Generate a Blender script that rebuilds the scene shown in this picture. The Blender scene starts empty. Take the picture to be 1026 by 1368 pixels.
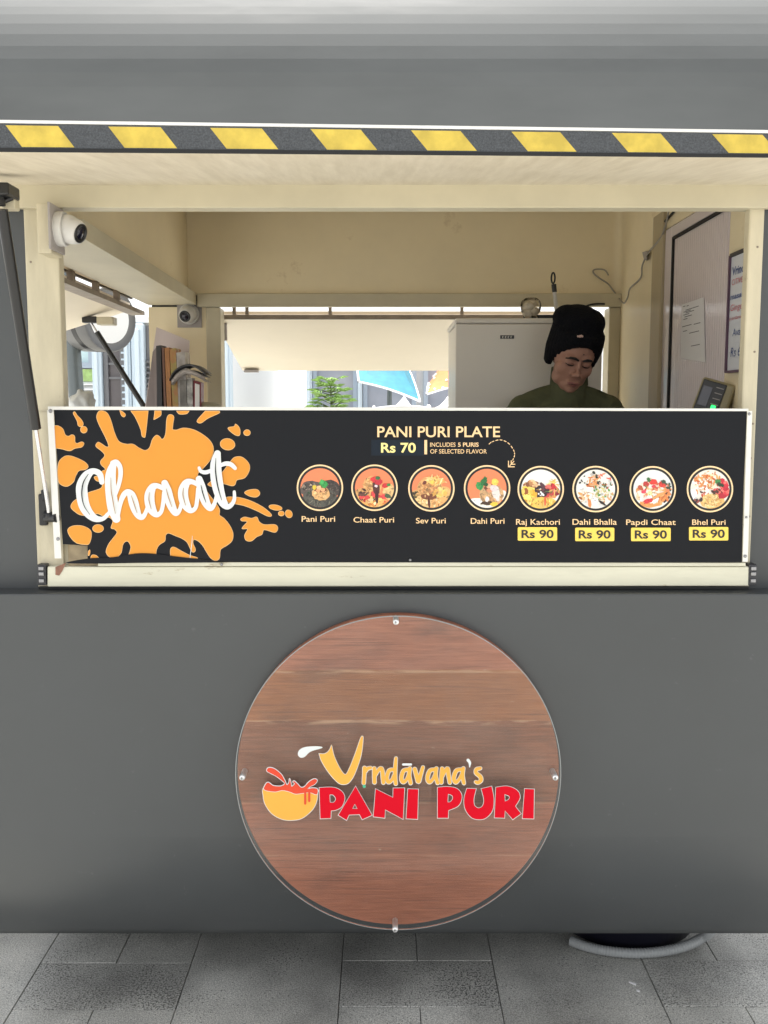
import bpy, bmesh, math, random
from mathutils import Vector, Matrix, Euler, noise
from mathutils.geometry import tessellate_polygon
R = math.radians
random.seed(7)
C = bpy.context.scene.collection
sc = bpy.context.scene

# ------------------------------------------------------------------ camera, world, sun, exposure
F, TH, H = 1300.0, R(6.32), 1.62
cam = bpy.data.cameras.new("camera"); camo = bpy.data.objects.new("camera", cam); C.objects.link(camo)
camo.location = (0, 0, H); camo.rotation_euler = (math.pi/2 - TH, 0, 0)
cam.sensor_fit = 'VERTICAL'; cam.sensor_height = 36; cam.lens = F/1368*36
cam.clip_start = 0.05; cam.clip_end = 500
sc.camera = camo
w = bpy.data.worlds.new("World"); sc.world = w; w.use_nodes = True
nt = w.node_tree; bgn = nt.nodes['Background']
sky = nt.nodes.new('ShaderNodeTexSky'); sky.sky_type = 'NISHITA'; sky.sun_disc = False
SUN_EL, SUN_AZ = R(80), R(-24)          # azimuth clockwise from +Y: beyond the trailer, to its left
sky.sun_elevation = SUN_EL; sky.sun_rotation = SUN_AZ; sky.air_density = 1.0; sky.dust_density = 0.4
hs = nt.nodes.new('ShaderNodeHueSaturation'); hs.inputs['Saturation'].default_value = 0.14
nt.links.new(sky.outputs[0], hs.inputs['Color']); nt.links.new(hs.outputs[0], bgn.inputs[0])
bgn.inputs[1].default_value = 0.12
sl = bpy.data.lights.new("sun", 'SUN'); sl.energy = 4.6; sl.angle = R(4); sl.color = (1, .96, .9)
so = bpy.data.objects.new("sun", sl); C.objects.link(so)
_d = Vector((math.sin(SUN_AZ)*math.cos(SUN_EL), math.cos(SUN_AZ)*math.cos(SUN_EL), math.sin(SUN_EL)))
so.rotation_euler = (-_d).to_track_quat('-Z', 'Y').to_euler()
sc.view_settings.view_transform = 'Standard'; sc.view_settings.look = 'None'
sc.view_settings.gamma = 1; sc.view_settings.use_curve_mapping = False
sc.view_settings.exposure = 1.32

# ------------------------------------------------------------------ measuring helpers
ST, CT = math.sin(TH), math.cos(TH)
def ray(x, y):
    u, v = (x-513)/F, (684-y)/F
    return Vector((u, CT+v*ST, -ST+v*CT))
def PY(x, y, Y):
    d = ray(x, y); return Vector((0, 0, H)) + d*(Y/d.y)
def PX(x, y, X):
    d = ray(x, y); return Vector((0, 0, H)) + d*(X/d.x)
def PZ(x, y, Z):
    d = ray(x, y); return Vector((0, 0, H)) + d*((Z-H)/d.z)

# ------------------------------------------------------------------ materials
def lin(c):
    return tuple(((v/255)/12.92 if v/255 <= .04045 else ((v/255+.055)/1.055)**2.4) for v in c)
def mat(name, col, rough=.5, metal=0, var=0, vscale=6, vcol=None, bump=0, bscale=40, stretch=(1, 1, 1), spec=.5, detail=4, rvar=0, coat=0, second=None):
    m = bpy.data.materials.new(name); m.use_nodes = True
    n = m.node_tree.nodes; l = m.node_tree.links; b = n['Principled BSDF']
    b.inputs['Roughness'].default_value = rough; b.inputs['Metallic'].default_value = metal
    b.inputs['Specular IOR Level'].default_value = spec
    if coat: b.inputs['Coat Weight'].default_value = coat; b.inputs['Coat Roughness'].default_value = .08
    c4 = (*col, 1); b.inputs['Base Color'].default_value = c4
    tc = n.new('ShaderNodeTexCoord'); mp = n.new('ShaderNodeMapping'); mp.inputs['Scale'].default_value = stretch
    l.new(tc.outputs['Object'], mp.inputs[0])
    if var:
        t = n.new('ShaderNodeTexNoise'); t.inputs['Scale'].default_value = vscale; t.inputs['Detail'].default_value = detail
        t.inputs['Roughness'].default_value = .6
        l.new(mp.outputs[0], t.inputs['Vector'])
        rp = n.new('ShaderNodeValToRGB'); rp.color_ramp.elements[0].position = .35; rp.color_ramp.elements[1].position = .68
        v = vcol or tuple(x*(1-var) for x in col)
        rp.color_ramp.elements[0].color = (*v, 1); rp.color_ramp.elements[1].color = c4
        l.new(t.outputs[0], rp.inputs[0]); out = rp.outputs[0]
        if second:      # sparse stains: (colour, scale, threshold)
            t2 = n.new('ShaderNodeTexNoise'); t2.inputs['Scale'].default_value = second[1]; t2.inputs['Detail'].default_value = 8
            t2.inputs['Roughness'].default_value = .7
            l.new(mp.outputs[0], t2.inputs['Vector'])
            r2 = n.new('ShaderNodeValToRGB'); r2.color_ramp.elements[0].position = second[2]; r2.color_ramp.elements[1].position = second[2]+.06
            l.new(t2.outputs[0], r2.inputs[0])
            mx = n.new('ShaderNodeMix'); mx.data_type = 'RGBA'
            l.new(r2.outputs[0], mx.inputs[0]); l.new(out, mx.inputs[6]); mx.inputs[7].default_value = (*second[0], 1)
            out = mx.outputs[2]
        l.new(out, b.inputs['Base Color'])
        if rvar:
            mr = n.new('ShaderNodeMapRange'); mr.inputs[1].default_value = .3; mr.inputs[2].default_value = .7
            mr.inputs[3].default_value = rough-rvar; mr.inputs[4].default_value = rough+rvar
            l.new(t.outputs[0], mr.inputs[0]); l.new(mr.outputs[0], b.inputs['Roughness'])
    if bump:
        t = n.new('ShaderNodeTexNoise'); t.inputs['Scale'].default_value = bscale; t.inputs['Detail'].default_value = 3
        l.new(mp.outputs[0], t.inputs['Vector'])
        bn = n.new('ShaderNodeBump'); bn.inputs['Strength'].default_value = bump; bn.inputs['Distance'].default_value = .01
        l.new(t.outputs[0], bn.inputs['Height']); l.new(bn.outputs[0], b.inputs['Normal'])
    return m
M = {}
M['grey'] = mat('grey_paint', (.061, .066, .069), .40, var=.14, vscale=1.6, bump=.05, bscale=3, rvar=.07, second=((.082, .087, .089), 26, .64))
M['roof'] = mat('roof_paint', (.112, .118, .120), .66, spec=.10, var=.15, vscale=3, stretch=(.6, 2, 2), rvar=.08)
M['cream'] = mat('cream_paint', (.60, .545, .40), .45, var=.12, vscale=5, bump=.05, bscale=18)
M['wall'] = mat('inside_wall_paint', (.88, .765, .53), .4, var=.09, vscale=2.5, bump=.05, bscale=10, second=((.74, .62, .41), 5, .62))
M['hatchu'] = mat('hatch_underside', (.74, .67, .53), .5, var=.10, vcol=(.62, .55, .42), vscale=5, stretch=(9, 1, 1), bump=.05, detail=6)
M['jamb'] = mat('worn_cream_jamb', (.61, .55, .40), .5, var=.18, vscale=6, stretch=(3, 1, .7), bump=.1, bscale=30, second=((.20, .16, .11), 11, .62))
M['hatchr'] = mat('smooth_hatch_underside', (.84, .755, .60), .5, var=.05, vscale=3)
M['sill'] = mat('worn_sill', (.70, .68, .54), .5, var=.1, vscale=8, stretch=(.5, 1, 2), bump=.08, bscale=30, second=((.40, .34, .22), 13, .63))
M['alu'] = mat('white_aluminium', (.78, .77, .73), .4, var=.08, vscale=12)
M['black'] = mat('black_plastic', (.012, .012, .013), .35)
M['rubber'] = mat('black_rubber', (.01, .01, .01), .7)
M['dark'] = mat('dark_metal', (.03, .03, .035), .4)
M['chrome'] = mat('rod_steel', (.6, .6, .62), .2, metal=1)
M['steel'] = mat('dull_steel', (.35, .35, .36), .4, metal=1, var=.2, vscale=20)
M['rail'] = mat('hinge_rail', (.33, .27, .21), .5, var=.3, vscale=15)
M['banner'] = mat('banner_print_black', (.011, .012, .015), .38, spec=.13, bump=.02, bscale=3)
M['orange'] = mat('print_orange', lin((222, 148, 56)), .45, spec=.25)
M['edge'] = mat('print_pale_edge', lin((244, 205, 150)), .4)
M['white'] = mat('print_white', (.74, .77, .76), .45, spec=.25)
M['peach'] = mat('print_peach', lin((246, 208, 156)), .4)
M['yellow'] = mat('print_yellow', lin((247, 212, 90)), .4)
M['pyel'] = mat('print_pale_yellow', lin((250, 232, 150)), .4)
M['patch'] = mat('print_blue_patch', (.014, .021, .032), .38, spec=.13)
M['slit'] = mat('print_brown_line', lin((165, 120, 75)), .4)
M['ink'] = mat('print_black_ink', (.012, .012, .012), .4)
M['red'] = mat('sign_red', (.66, .002, .017), .55, spec=.12)
M['amber'] = mat('sign_amber', lin((240, 176, 76)), .5, spec=.2)
M['coral'] = mat('sign_coral', (.74, .075, .035), .5, spec=.2)
M['green'] = mat('sign_green', (.05, .45, .25), .4)
M['lilac'] = mat('lilac_pvc', (.68, .61, .63), .16, var=.04, vscale=4)
M['fridge'] = mat('fridge_grey', (.74, .70, .64), .35, var=.05, vscale=3)
M['skin'] = mat('skin', (.37, .20, .145), .55, var=.05, vscale=14, spec=.3)
M['lip'] = mat('lips', (.27, .10, .085), .45)
M['hair'] = mat('dark_hair', (.008, .007, .007), .6)
M['knit'] = mat('navy_knit', (.004, .0045, .007), .95, bump=.8, bscale=140, spec=.15)
M['olive'] = mat('olive_jersey', (.100, .108, .060), .85, var=.3, vscale=9, bump=.9, bscale=22, spec=.2)
M['camera'] = mat('camera_plastic', (.62, .61, .59), .38)
M['lens'] = mat('lens_glass', (.01, .01, .02), .05)
M['plate'] = mat('grey_mount_plate', (.36, .33, .32), .5, var=.1)
M['paper'] = mat('paper_white', (.75, .74, .74), .6)
M['hose'] = mat('grey_hose', (.33, .34, .34), .5)
M['tub'] = mat('dark_navy_tub', (.006, .006, .014), .5)
M['bag'] = mat('thin_plastic_bag', (.68, .70, .70), .3, var=.2, vscale=20)
M['facade'] = mat('white_render', (.85, .86, .86), .6)
M['pil'] = mat('pale_blue_pilaster', (.62, .72, .80), .5)
M['bluegrey'] = mat('blue_grey_frame', (.36, .43, .52), .4)
M['shutter'] = mat('grey_shutter', (.17, .17, .18), .5)
M['glass'] = mat('shop_glass', (.32, .35, .42), .1)
M['dglass'] = mat('dark_shop_glass', (.12, .105, .11), .12)
M['cyan'] = mat('pale_aqua_glass', (.55, .72, .75), .15)
M['leaf'] = mat('plant_leaf', (.42, .62, .22), .5, var=.3, vscale=30)
M['stem'] = mat('plant_stem', (.12, .16, .05), .6)
M['pot'] = mat('clay_pot', (.3, .13, .07), .7)
M['bluecloth'] = mat('blue_cloth', (.03, .22, .31), .7, var=.25, vscale=10)
M['whitecloth'] = mat('white_cloth', (.80, .80, .83), .8)
M['orangecloth'] = mat('orange_cloth', (.72, .25, .09), .8, var=.2)
M['pole'] = mat('pole_grey', (.13, .15, .155), .35, metal=.3)
M['soil'] = mat('soil', (.03, .02, .015), .9)
def emis(name, col, s):
    m = bpy.data.materials.new(name); m.use_nodes = True; b = m.node_tree.nodes['Principled BSDF']
    b.inputs['Base Color'].default_value = (*col, 1); b.inputs['Emission Color'].default_value = (*col, 1); b.inputs['Emission Strength'].default_value = s
    return m
M['led'] = emis('green_led', (.02, .8, .12), 1.2)
def clear(name, tint, gl=.06, gcol=(1, 1, 1), ior=1.3):
    m = bpy.data.materials.new(name); m.use_nodes = True; n = m.node_tree.nodes; l = m.node_tree.links
    n.remove(n['Principled BSDF'])
    t = n.new('ShaderNodeBsdfTransparent'); t.inputs[0].default_value = (*tint, 1)
    g = n.new('ShaderNodeBsdfGlossy'); g.inputs['Roughness'].default_value = gl; g.inputs[0].default_value = (*gcol, 1)
    fr = n.new('ShaderNodeFresnel'); fr.inputs[0].default_value = ior
    mx = n.new('ShaderNodeMixShader'); l.new(fr.outputs[0], mx.inputs[0]); l.new(t.outputs[0], mx.inputs[1]); l.new(g.outputs[0], mx.inputs[2])
    l.new(mx.outputs[0], n['Material Output'].inputs[0]); return m
M['acrylic'] = clear('clear_acrylic', (.96, .97, .97))
M['sleeve'] = clear('clear_sleeve', (.98, .98, .99), gl=.12, ior=1.02)
M['jar'] = clear('jar_glass', (.97, .96, .94))
M['acedge'] = mat('acrylic_edge', (.30, .32, .32), .3)
def vcolmat(name, rough=.4):
    m = bpy.data.materials.new(name); m.use_nodes = True; n = m.node_tree.nodes
    a = n.new('ShaderNodeVertexColor'); a.layer_name = 'Col'
    b = n['Principled BSDF']; b.inputs['Roughness'].default_value = rough
    m.node_tree.links.new(a.outputs[0], b.inputs['Base Color']); return m
M['photo'] = vcolmat('printed_photo')
def woodmat():
    m = bpy.data.materials.new('brown_planks'); m.use_nodes = True; n = m.node_tree.nodes; l = m.node_tree.links; b = n['Principled BSDF']
    b.inputs['Roughness'].default_value = .42
    tc = n.new('ShaderNodeTexCoord'); sp = n.new('ShaderNodeSeparateXYZ'); l.new(tc.outputs['Object'], sp.inputs[0])
    wob = n.new('ShaderNodeTexNoise'); wob.inputs['Scale'].default_value = 5; wob.inputs['Detail'].default_value = 3
    l.new(tc.outputs['Object'], wob.inputs['Vector'])
    wm = n.new('ShaderNodeMath'); wm.operation = 'MULTIPLY_ADD'; wm.inputs[1].default_value = .012
    l.new(wob.outputs[0], wm.inputs[0]); l.new(sp.outputs[2], wm.inputs[2])
    mr = n.new('ShaderNodeMapRange'); mr.inputs[1].default_value = 0; mr.inputs[2].default_value = .85
    l.new(wm.outputs[0], mr.inputs[0])
    rp = n.new('ShaderNodeValToRGB'); cr = rp.color_ramp; cr.interpolation = 'CONSTANT'
    # (height fraction, colour) from the bottom of the disc to the top
    tones = [(0, (.365, .128, .070)), (.235, (.325, .114, .062)), (.40, (.255, .096, .050)), (.655, (.330, .122, .048)), (.81, (.380, .138, .078))]
    cr.elements[0].position = 0; cr.elements[0].color = (*tones[0][1], 1)
    cr.elements[1].position = tones[1][0]; cr.elements[1].color = (*tones[1][1], 1)
    for p, c in tones[2:]:
        e = cr.elements.new(p); e.color = (*c, 1)
    l.new(mr.outputs[0], rp.inputs[0])
    mp = n.new('ShaderNodeMapping'); mp.inputs['Scale'].default_value = (3.2, 1, 62); l.new(tc.outputs['Object'], mp.inputs[0])
    g = n.new('ShaderNodeTexNoise'); g.inputs['Scale'].default_value = 3; g.inputs['Detail'].default_value = 10; g.inputs['Roughness'].default_value = .65
    l.new(mp.outputs[0], g.inputs['Vector'])
    gr = n.new('ShaderNodeMapRange'); gr.inputs[1].default_value = .3; gr.inputs[2].default_value = .7; gr.inputs[3].default_value = .74; gr.inputs[4].default_value = 1.22
    l.new(g.outputs[0], gr.inputs[0])
    hsv = n.new('ShaderNodeHueSaturation'); l.new(rp.outputs[0], hsv.inputs['Color']); l.new(gr.outputs[0], hsv.inputs['Value'])
    # dark cloudy patches and knots
    kn = n.new('ShaderNodeTexNoise'); kn.inputs['Scale'].default_value = 5; kn.inputs['Detail'].default_value = 5
    mk = n.new('ShaderNodeMapping'); mk.inputs['Scale'].default_value = (1, 1, 2.2); l.new(tc.outputs['Object'], mk.inputs[0]); l.new(mk.outputs[0], kn.inputs['Vector'])
    kr = n.new('ShaderNodeValToRGB'); kr.color_ramp.elements[0].position = .56; kr.color_ramp.elements[1].position = .74
    kr.color_ramp.elements[1].color = (.45, .45, .45, 1); l.new(kn.outputs[0], kr.inputs[0])
    mx0 = n.new('ShaderNodeMix'); mx0.data_type = 'RGBA'; l.new(kr.outputs[0], mx0.inputs[0]); l.new(hsv.outputs[0], mx0.inputs[6]); mx0.inputs[7].default_value = (.085, .052, .042, 1)
    gl_ = n.new('ShaderNodeTexNoise'); gl_.inputs['Scale'].default_value = 2.5; gl_.inputs['Detail'].default_value = 8; gl_.inputs['Distortion'].default_value = .6
    mg_ = n.new('ShaderNodeMapping'); mg_.inputs['Scale'].default_value = (1.3, 1, 70); l.new(tc.outputs['Object'], mg_.inputs[0]); l.new(mg_.outputs[0], gl_.inputs['Vector'])
    gr_ = n.new('ShaderNodeValToRGB'); gr_.color_ramp.elements[0].position = .58; gr_.color_ramp.elements[1].position = .64; gr_.color_ramp.elements[1].color = (.5, .5, .5, 1); l.new(gl_.outputs[0], gr_.inputs[0])
    mxg = n.new('ShaderNodeMix'); mxg.data_type = 'RGBA'; l.new(gr_.outputs[0], mxg.inputs[0]); l.new(mx0.outputs[2], mxg.inputs[6]); mxg.inputs[7].default_value = (.16, .065, .040, 1); mx0 = mxg
    # pale worn plank edges
    er = n.new('ShaderNodeValToRGB'); ee = er.color_ramp; ee.elements[0].position = 0; ee.elements[0].color = (0, 0, 0, 1); ee.elements[1].position = 1; ee.elements[1].color = (0, 0, 0, 1)
    for p, wd, s in ((.40, .004, .25), (.655, .014, .7), (.81, .011, .62), (.235, .004, .22)):
        for q, v in ((p-wd, 0), (p-wd*.3, s), (p+.001, s), (p+.004, 0)):
            e = ee.elements.new(q); e.color = (v, v, v, 1)
    l.new(mr.outputs[0], er.inputs[0])
    wn = n.new('ShaderNodeTexNoise'); wn.inputs['Scale'].default_value = 4; wn.inputs['Detail'].default_value = 6; mw = n.new('ShaderNodeMapping'); mw.inputs['Scale'].default_value = (2.5, 1, 20)
    l.new(tc.outputs['Object'], mw.inputs[0]); l.new(mw.outputs[0], wn.inputs['Vector'])
    wr = n.new('ShaderNodeValToRGB'); wr.color_ramp.elements[0].position = .44; wr.color_ramp.elements[1].position = .60; l.new(wn.outputs[0], wr.inputs[0])
    mu = n.new('ShaderNodeMath'); mu.operation = 'MULTIPLY'; l.new(er.outputs[0], mu.inputs[0]); l.new(wr.outputs[0], mu.inputs[1])
    mx = n.new('ShaderNodeMix'); mx.data_type = 'RGBA'; l.new(mu.outputs[0], mx.inputs[0]); l.new(mx0.outputs[2], mx.inputs[6]); mx.inputs[7].default_value = (.66, .40, .24, 1)
    # small pale scuffs
    sn = n.new('ShaderNodeTexNoise'); sn.inputs['Scale'].default_value = 45; sn.inputs['Detail'].default_value = 2; ms = n.new('ShaderNodeMapping'); ms.inputs['Scale'].default_value = (.5, 1, 1)
    l.new(tc.outputs['Object'], ms.inputs[0]); l.new(ms.outputs[0], sn.inputs['Vector'])
    sr = n.new('ShaderNodeValToRGB'); sr.color_ramp.elements[0].position = .76; sr.color_ramp.elements[1].position = .80; l.new(sn.outputs[0], sr.inputs[0])
    mx2 = n.new('ShaderNodeMix'); mx2.data_type = 'RGBA'; l.new(sr.outputs[0], mx2.inputs[0]); l.new(mx.outputs[2], mx2.inputs[6]); mx2.inputs[7].default_value = (.46, .28, .19, 1)
    l.new(mx2.outputs[2], b.inputs['Base Color'])
    bn = n.new('ShaderNodeBump'); bn.inputs['Strength'].default_value = .25; bn.inputs['Distance'].default_value = .004; l.new(g.outputs[0], bn.inputs['Height']); l.new(bn.outputs[0], b.inputs['Normal'])
    return m
M['wood'] = woodmat()
def stonemat(name, a, bcol, pit):
    m = bpy.data.materials.new(name); m.use_nodes = True; n = m.node_tree.nodes; l = m.node_tree.links; b = n['Principled BSDF']
    b.inputs['Roughness'].default_value = .6
    tc = n.new('ShaderNodeTexCoord')
    t = n.new('ShaderNodeTexNoise'); t.inputs['Scale'].default_value = 260; t.inputs['Detail'].default_value = 3; l.new(tc.outputs['Object'], t.inputs['Vector'])
    rp = n.new('ShaderNodeValToRGB'); e = rp.color_ramp.elements; e[0].position = .40; e[1].position = .62; e[0].color = (*bcol, 1); e[1].color = (*a, 1); l.new(t.outputs[0], rp.inputs[0])
    t2 = n.new('ShaderNodeTexNoise'); t2.inputs['Scale'].default_value = 3.2; t2.inputs['Detail'].default_value = 6; l.new(tc.outputs['Object'], t2.inputs['Vector'])
    mr = n.new('ShaderNodeMapRange'); mr.inputs[1].default_value = .3; mr.inputs[2].default_value = .7; mr.inputs[3].default_value = .58; mr.inputs[4].default_value = 1.25; l.new(t2.outputs[0], mr.inputs[0])
    h = n.new('ShaderNodeHueSaturation'); l.new(rp.outputs[0], h.inputs['Color']); l.new(mr.outputs[0], h.inputs['Value'])
    v = n.new('ShaderNodeTexNoise'); v.inputs['Scale'].default_value = 165; v.inputs['Detail'].default_value = 3; l.new(tc.outputs['Object'], v.inputs['Vector'])
    t3 = n.new('ShaderNodeTexNoise'); t3.inputs['Scale'].default_value = 4.5; l.new(tc.outputs['Object'], t3.inputs['Vector'])
    ad = n.new('ShaderNodeMath'); ad.operation = 'MULTIPLY_ADD'; ad.inputs[1].default_value = .35; l.new(t3.outputs[0], ad.inputs[0]); l.new(v.outputs[0], ad.inputs[2])
    pr = n.new('ShaderNodeValToRGB'); pr.color_ramp.elements[0].position = pit; pr.color_ramp.elements[1].position = pit+.05; l.new(ad.outputs[0], pr.inputs[0])
    mx = n.new('ShaderNodeMix'); mx.data_type = 'RGBA'; l.new(pr.outputs[0], mx.inputs[0]); l.new(h.outputs[0], mx.inputs[6]); mx.inputs[7].default_value = (.11, .11, .10, 1)
    l.new(mx.outputs[2], b.inputs['Base Color'])
    bn = n.new('ShaderNodeBump'); bn.inputs['Strength'].default_value = .5; bn.inputs['Distance'].default_value = .003; l.new(ad.outputs[0], bn.inputs['Height']); l.new(bn.outputs[0], b.inputs['Normal'])
    return m
M['slab'] = stonemat('granite_slab', (.62, .61, .56), (.33, .325, .30), .81)
M['pitted'] = stonemat('flamed_granite', (.62, .61, .56), (.28, .275, .255), .74)
M['joint'] = mat('joint_sand', (.13, .125, .118), .9, var=.3, vscale=30)

# ------------------------------------------------------------------ mesh builder
def catmull(pts, closed=True, n=6):
    """smooth a 2D polyline; a point given as (x, y, 'c') stays a sharp corner; extra numbers (widths) are interpolated too"""
    pts = [tuple(p) for p in pts]
    cor = [len(p) > 2 and p[-1] == 'c' for p in pts]
    P = [Vector([v for v in p if v != 'c']) for p in pts]
    N = len(P); out = []
    rng = range(N) if closed else range(N-1)
    for i in rng:
        p1, p2 = P[i], P[(i+1) % N]
        p0 = P[(i-1) % N] if (closed or i > 0) else p1
        p3 = P[(i+2) % N] if (closed or i+2 < N) else p2
        if cor[i]: p0 = p1 + (p1-p2)*.3
        if cor[(i+1) % N]: p3 = p2 + (p2-p1)*.3
        steps = 1 if (cor[i] and cor[(i+1) % N]) else n
        for k in range(steps):
            t = k/steps
            out.append(.5*((2*p1) + (p2-p0)*t + (2*p0-5*p1+4*p2-p3)*t*t + (3*p1-p0-3*p2+p3)*t**3))
    if not closed: out.append(P[-1])
    return out
def circ(cx, cy, r, n=40, ry=None, rot=0):
    ry = ry or r; c, s = math.cos(rot), math.sin(rot)
    o = []
    for k in range(n):
        a = 2*math.pi*k/n; x, y = r*math.cos(a), ry*math.sin(a)
        o.append(Vector((cx+x*c-y*s, cy+x*s+y*c)))
    return o
def grow(poly, d):
    A = sum(poly[i][0]*poly[(i+1) % len(poly)][1]-poly[(i+1) % len(poly)][0]*poly[i][1] for i in range(len(poly)))
    s = 1 if A > 0 else -1; o = []
    n = len(poly)
    for i in range(n):
        a, b, c = poly[i-1], poly[i], poly[(i+1) % n]
        e1 = Vector((b[0]-a[0], b[1]-a[1])); e2 = Vector((c[0]-b[0], c[1]-b[1]))
        if e1.length < 1e-6: e1 = e2
        if e2.length < 1e-6: e2 = e1
        if e1.length < 1e-6: o.append(Vector(b[:2])); continue
        e1.normalize(); e2.normalize()
        n1 = Vector((e1.y, -e1.x))*s; n2 = Vector((e2.y, -e2.x))*s
        m = n1+n2
        if m.length < .3: m = n1.copy()
        else: m = m/max(m.length_squared/2, .7)
        o.append(Vector((b[0]+m.x*d, b[1]+m.y*d)))
    return o
class MB:
    def __init__(s): s.v = []; s.f = []; s.mi = []; s.col = []; s.cur = 0; s.c = None; s.smooth = []
    def add(s, vs, fs, sm=False):
        o = len(s.v); s.v += [Vector(v) for v in vs]
        for f in fs:
            s.f.append(tuple(i+o for i in f)); s.mi.append(s.cur); s.col.append(s.c); s.smooth.append(sm)
        return s
    def box(s, x0, x1, y0, y1, z0, z1, bev=0, m=None):
        if bev:
            bm = bmesh.new(); bmesh.ops.create_cube(bm, size=1)
            for v in bm.verts: v.co = Vector(((x0+x1)/2+v.co.x*(x1-x0), (y0+y1)/2+v.co.y*(y1-y0), (z0+z1)/2+v.co.z*(z1-z0)))
            bmesh.ops.bevel(bm, geom=bm.edges[:], offset=bev, segments=2, affect='EDGES', profile=.5)
            vs = [v.co.copy() for v in bm.verts]; fs = [[v.index for v in f.verts] for f in bm.faces]; bm.free()
        else:
            vs = [Vector((x, y, z)) for x in (x0, x1) for y in (y0, y1) for z in (z0, z1)]
            fs = [(0, 1, 3, 2), (4, 6, 7, 5), (0, 4, 5, 1), (2, 3, 7, 6), (0, 2, 6, 4), (1, 5, 7, 3)]
        if m: vs = [m @ v for v in vs]
        return s.add(vs, fs)
    def hexa(s, q0, q1):
        """solid between two quads"""
        return s.add(list(q0)+list(q1), [(0, 1, 2, 3), (7, 6, 5, 4), (0, 4, 5, 1), (1, 5, 6, 2), (2, 6, 7, 3), (3, 7, 4, 0)])
    def tube(s, pts, r, n=10, cap=True):
        pts = [Vector(p) for p in pts]; rr = r if isinstance(r, (list, tuple)) else [r]*len(pts)
        vs = []; up = Vector((0, 0, 1))
        for i, p in enumerate(pts):
            t = (pts[min(i+1, len(pts)-1)]-pts[max(i-1, 0)]).normalized()
            if i == 0:
                a = t.cross(up) if abs(t.dot(up)) < .95 else t.cross(Vector((1, 0, 0)))
                a.normalize()
            else:
                a = a - t*a.dot(t); a.normalize()
            b = t.cross(a)
            vs += [p+(a*math.cos(2*math.pi*k/n)+b*math.sin(2*math.pi*k/n))*rr[i] for k in range(n)]
        fs = [(i*n+k, i*n+(k+1) % n, (i+1)*n+(k+1) % n, (i+1)*n+k) for i in range(len(pts)-1) for k in range(n)]
        s.add(vs, fs, True)
        if cap:
            L = len(pts)-1
            s.add(vs[:n], [tuple(range(n-1, -1, -1))]); s.add(vs[L*n:], [tuple(range(n))])
        return s
    def lathe(s, prof, o=(0, 0, 0), ax='Z', n=32, m=None):
        """prof: (radius, height) list"""
        vs = []
        for r, h in prof:
            for k in range(n):
                a = 2*math.pi*k/n; c, q = r*math.cos(a), r*math.sin(a)
                p = Vector((c, q, h)) if ax == 'Z' else (Vector((c, -h, q)) if ax == 'Y' else Vector((h, c, q)))
                if m: p = m @ p
                vs.append(p+Vector(o))
        L = len(prof)
        fs = [(i*n+k, i*n+(k+1) % n, (i+1)*n+(k+1) % n, (i+1)*n+k) for i in range(L-1) for k in range(n)]
        s.add(vs, fs, True)
        if prof[0][0] > 1e-5: s.add(vs[:n], [tuple(range(n-1, -1, -1))])
        if prof[-1][0] > 1e-5: s.add(vs[(L-1)*n:], [tuple(range(n))])
        return s
    def ell(s, c, r, m=None, nu=20, nv=12):
        vs = []; c = Vector(c)
        for j in range(nv+1):
            ph = math.pi*j/nv
            for k in range(nu):
                a = 2*math.pi*k/nu
                p = Vector((r[0]*math.sin(ph)*math.cos(a), r[1]*math.sin(ph)*math.sin(a), r[2]*math.cos(ph)))
                if m: p = m @ p
                vs.append(p+c)
        fs = []
        for j in range(nv):
            for k in range(nu): fs.append((j*nu+k, (j+1)*nu+k, (j+1)*nu+(k+1) % nu, j*nu+(k+1) % nu))
        return s.add(vs, fs, True)
    def fill(s, polys, mp, lift=0, depth=0):
        """flat filled outline (holes allowed): mp(x, y, lift) maps outline coordinates to the surface"""
        polys = [[Vector((p[0], p[1], 0)) for p in q] for q in polys]
        flat = [p for q in polys for p in q]
        tr = tessellate_polygon(polys)
        vs = [mp(p.x, p.y, lift) for p in flat]
        s.add(vs, [tuple(t) for t in tr])
        if depth:
            o = 0
            for q in polys:
                n = len(q); a = [mp(p.x, p.y, lift) for p in q]; b = [mp(p.x, p.y, lift-depth) for p in q]
                s.add(a+b, [(i, (i+1) % n, n+(i+1) % n, n+i) for i in range(n)])
        return s
    def stroke(s, pts, mp, lift=0, n=8, dl=.0003, wscale=1, extra=0, depth=0):
        """brush stroke through (x, y, width) points with round ends"""
        P = catmull(pts, False, n); N = len(P); L = []; Rr = []
        for i, p in enumerate(P):
            t = (P[min(i+1, N-1)]-P[max(i-1, 0)]); t = Vector((t[0], t[1])); t.normalize()
            nn = Vector((-t.y, t.x)); hw = p[2]*wscale/2+extra
            L.append((p[0]+nn.x*hw, p[1]+nn.y*hw)); Rr.append((p[0]-nn.x*hw, p[1]-nn.y*hw))
        li = [lift+dl*i/N for i in range(N)]
        vs = [mp(*L[i], li[i]) for i in range(N)]+[mp(*Rr[i], li[i]) for i in range(N)]
        s.add(vs, [(i, i+1, N+i+1, N+i) for i in range(N-1)])
        if depth:
            vb = [mp(*L[i], li[i]-depth) for i in range(N)]+[mp(*Rr[i], li[i]-depth) for i in range(N)]
            s.add(vs[:N]+vb[:N], [(i, i+1, N+i+1, N+i) for i in range(N-1)])
            s.add(vs[N:]+vb[N:], [(i, i+1, N+i+1, N+i) for i in range(N-1)])
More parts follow.
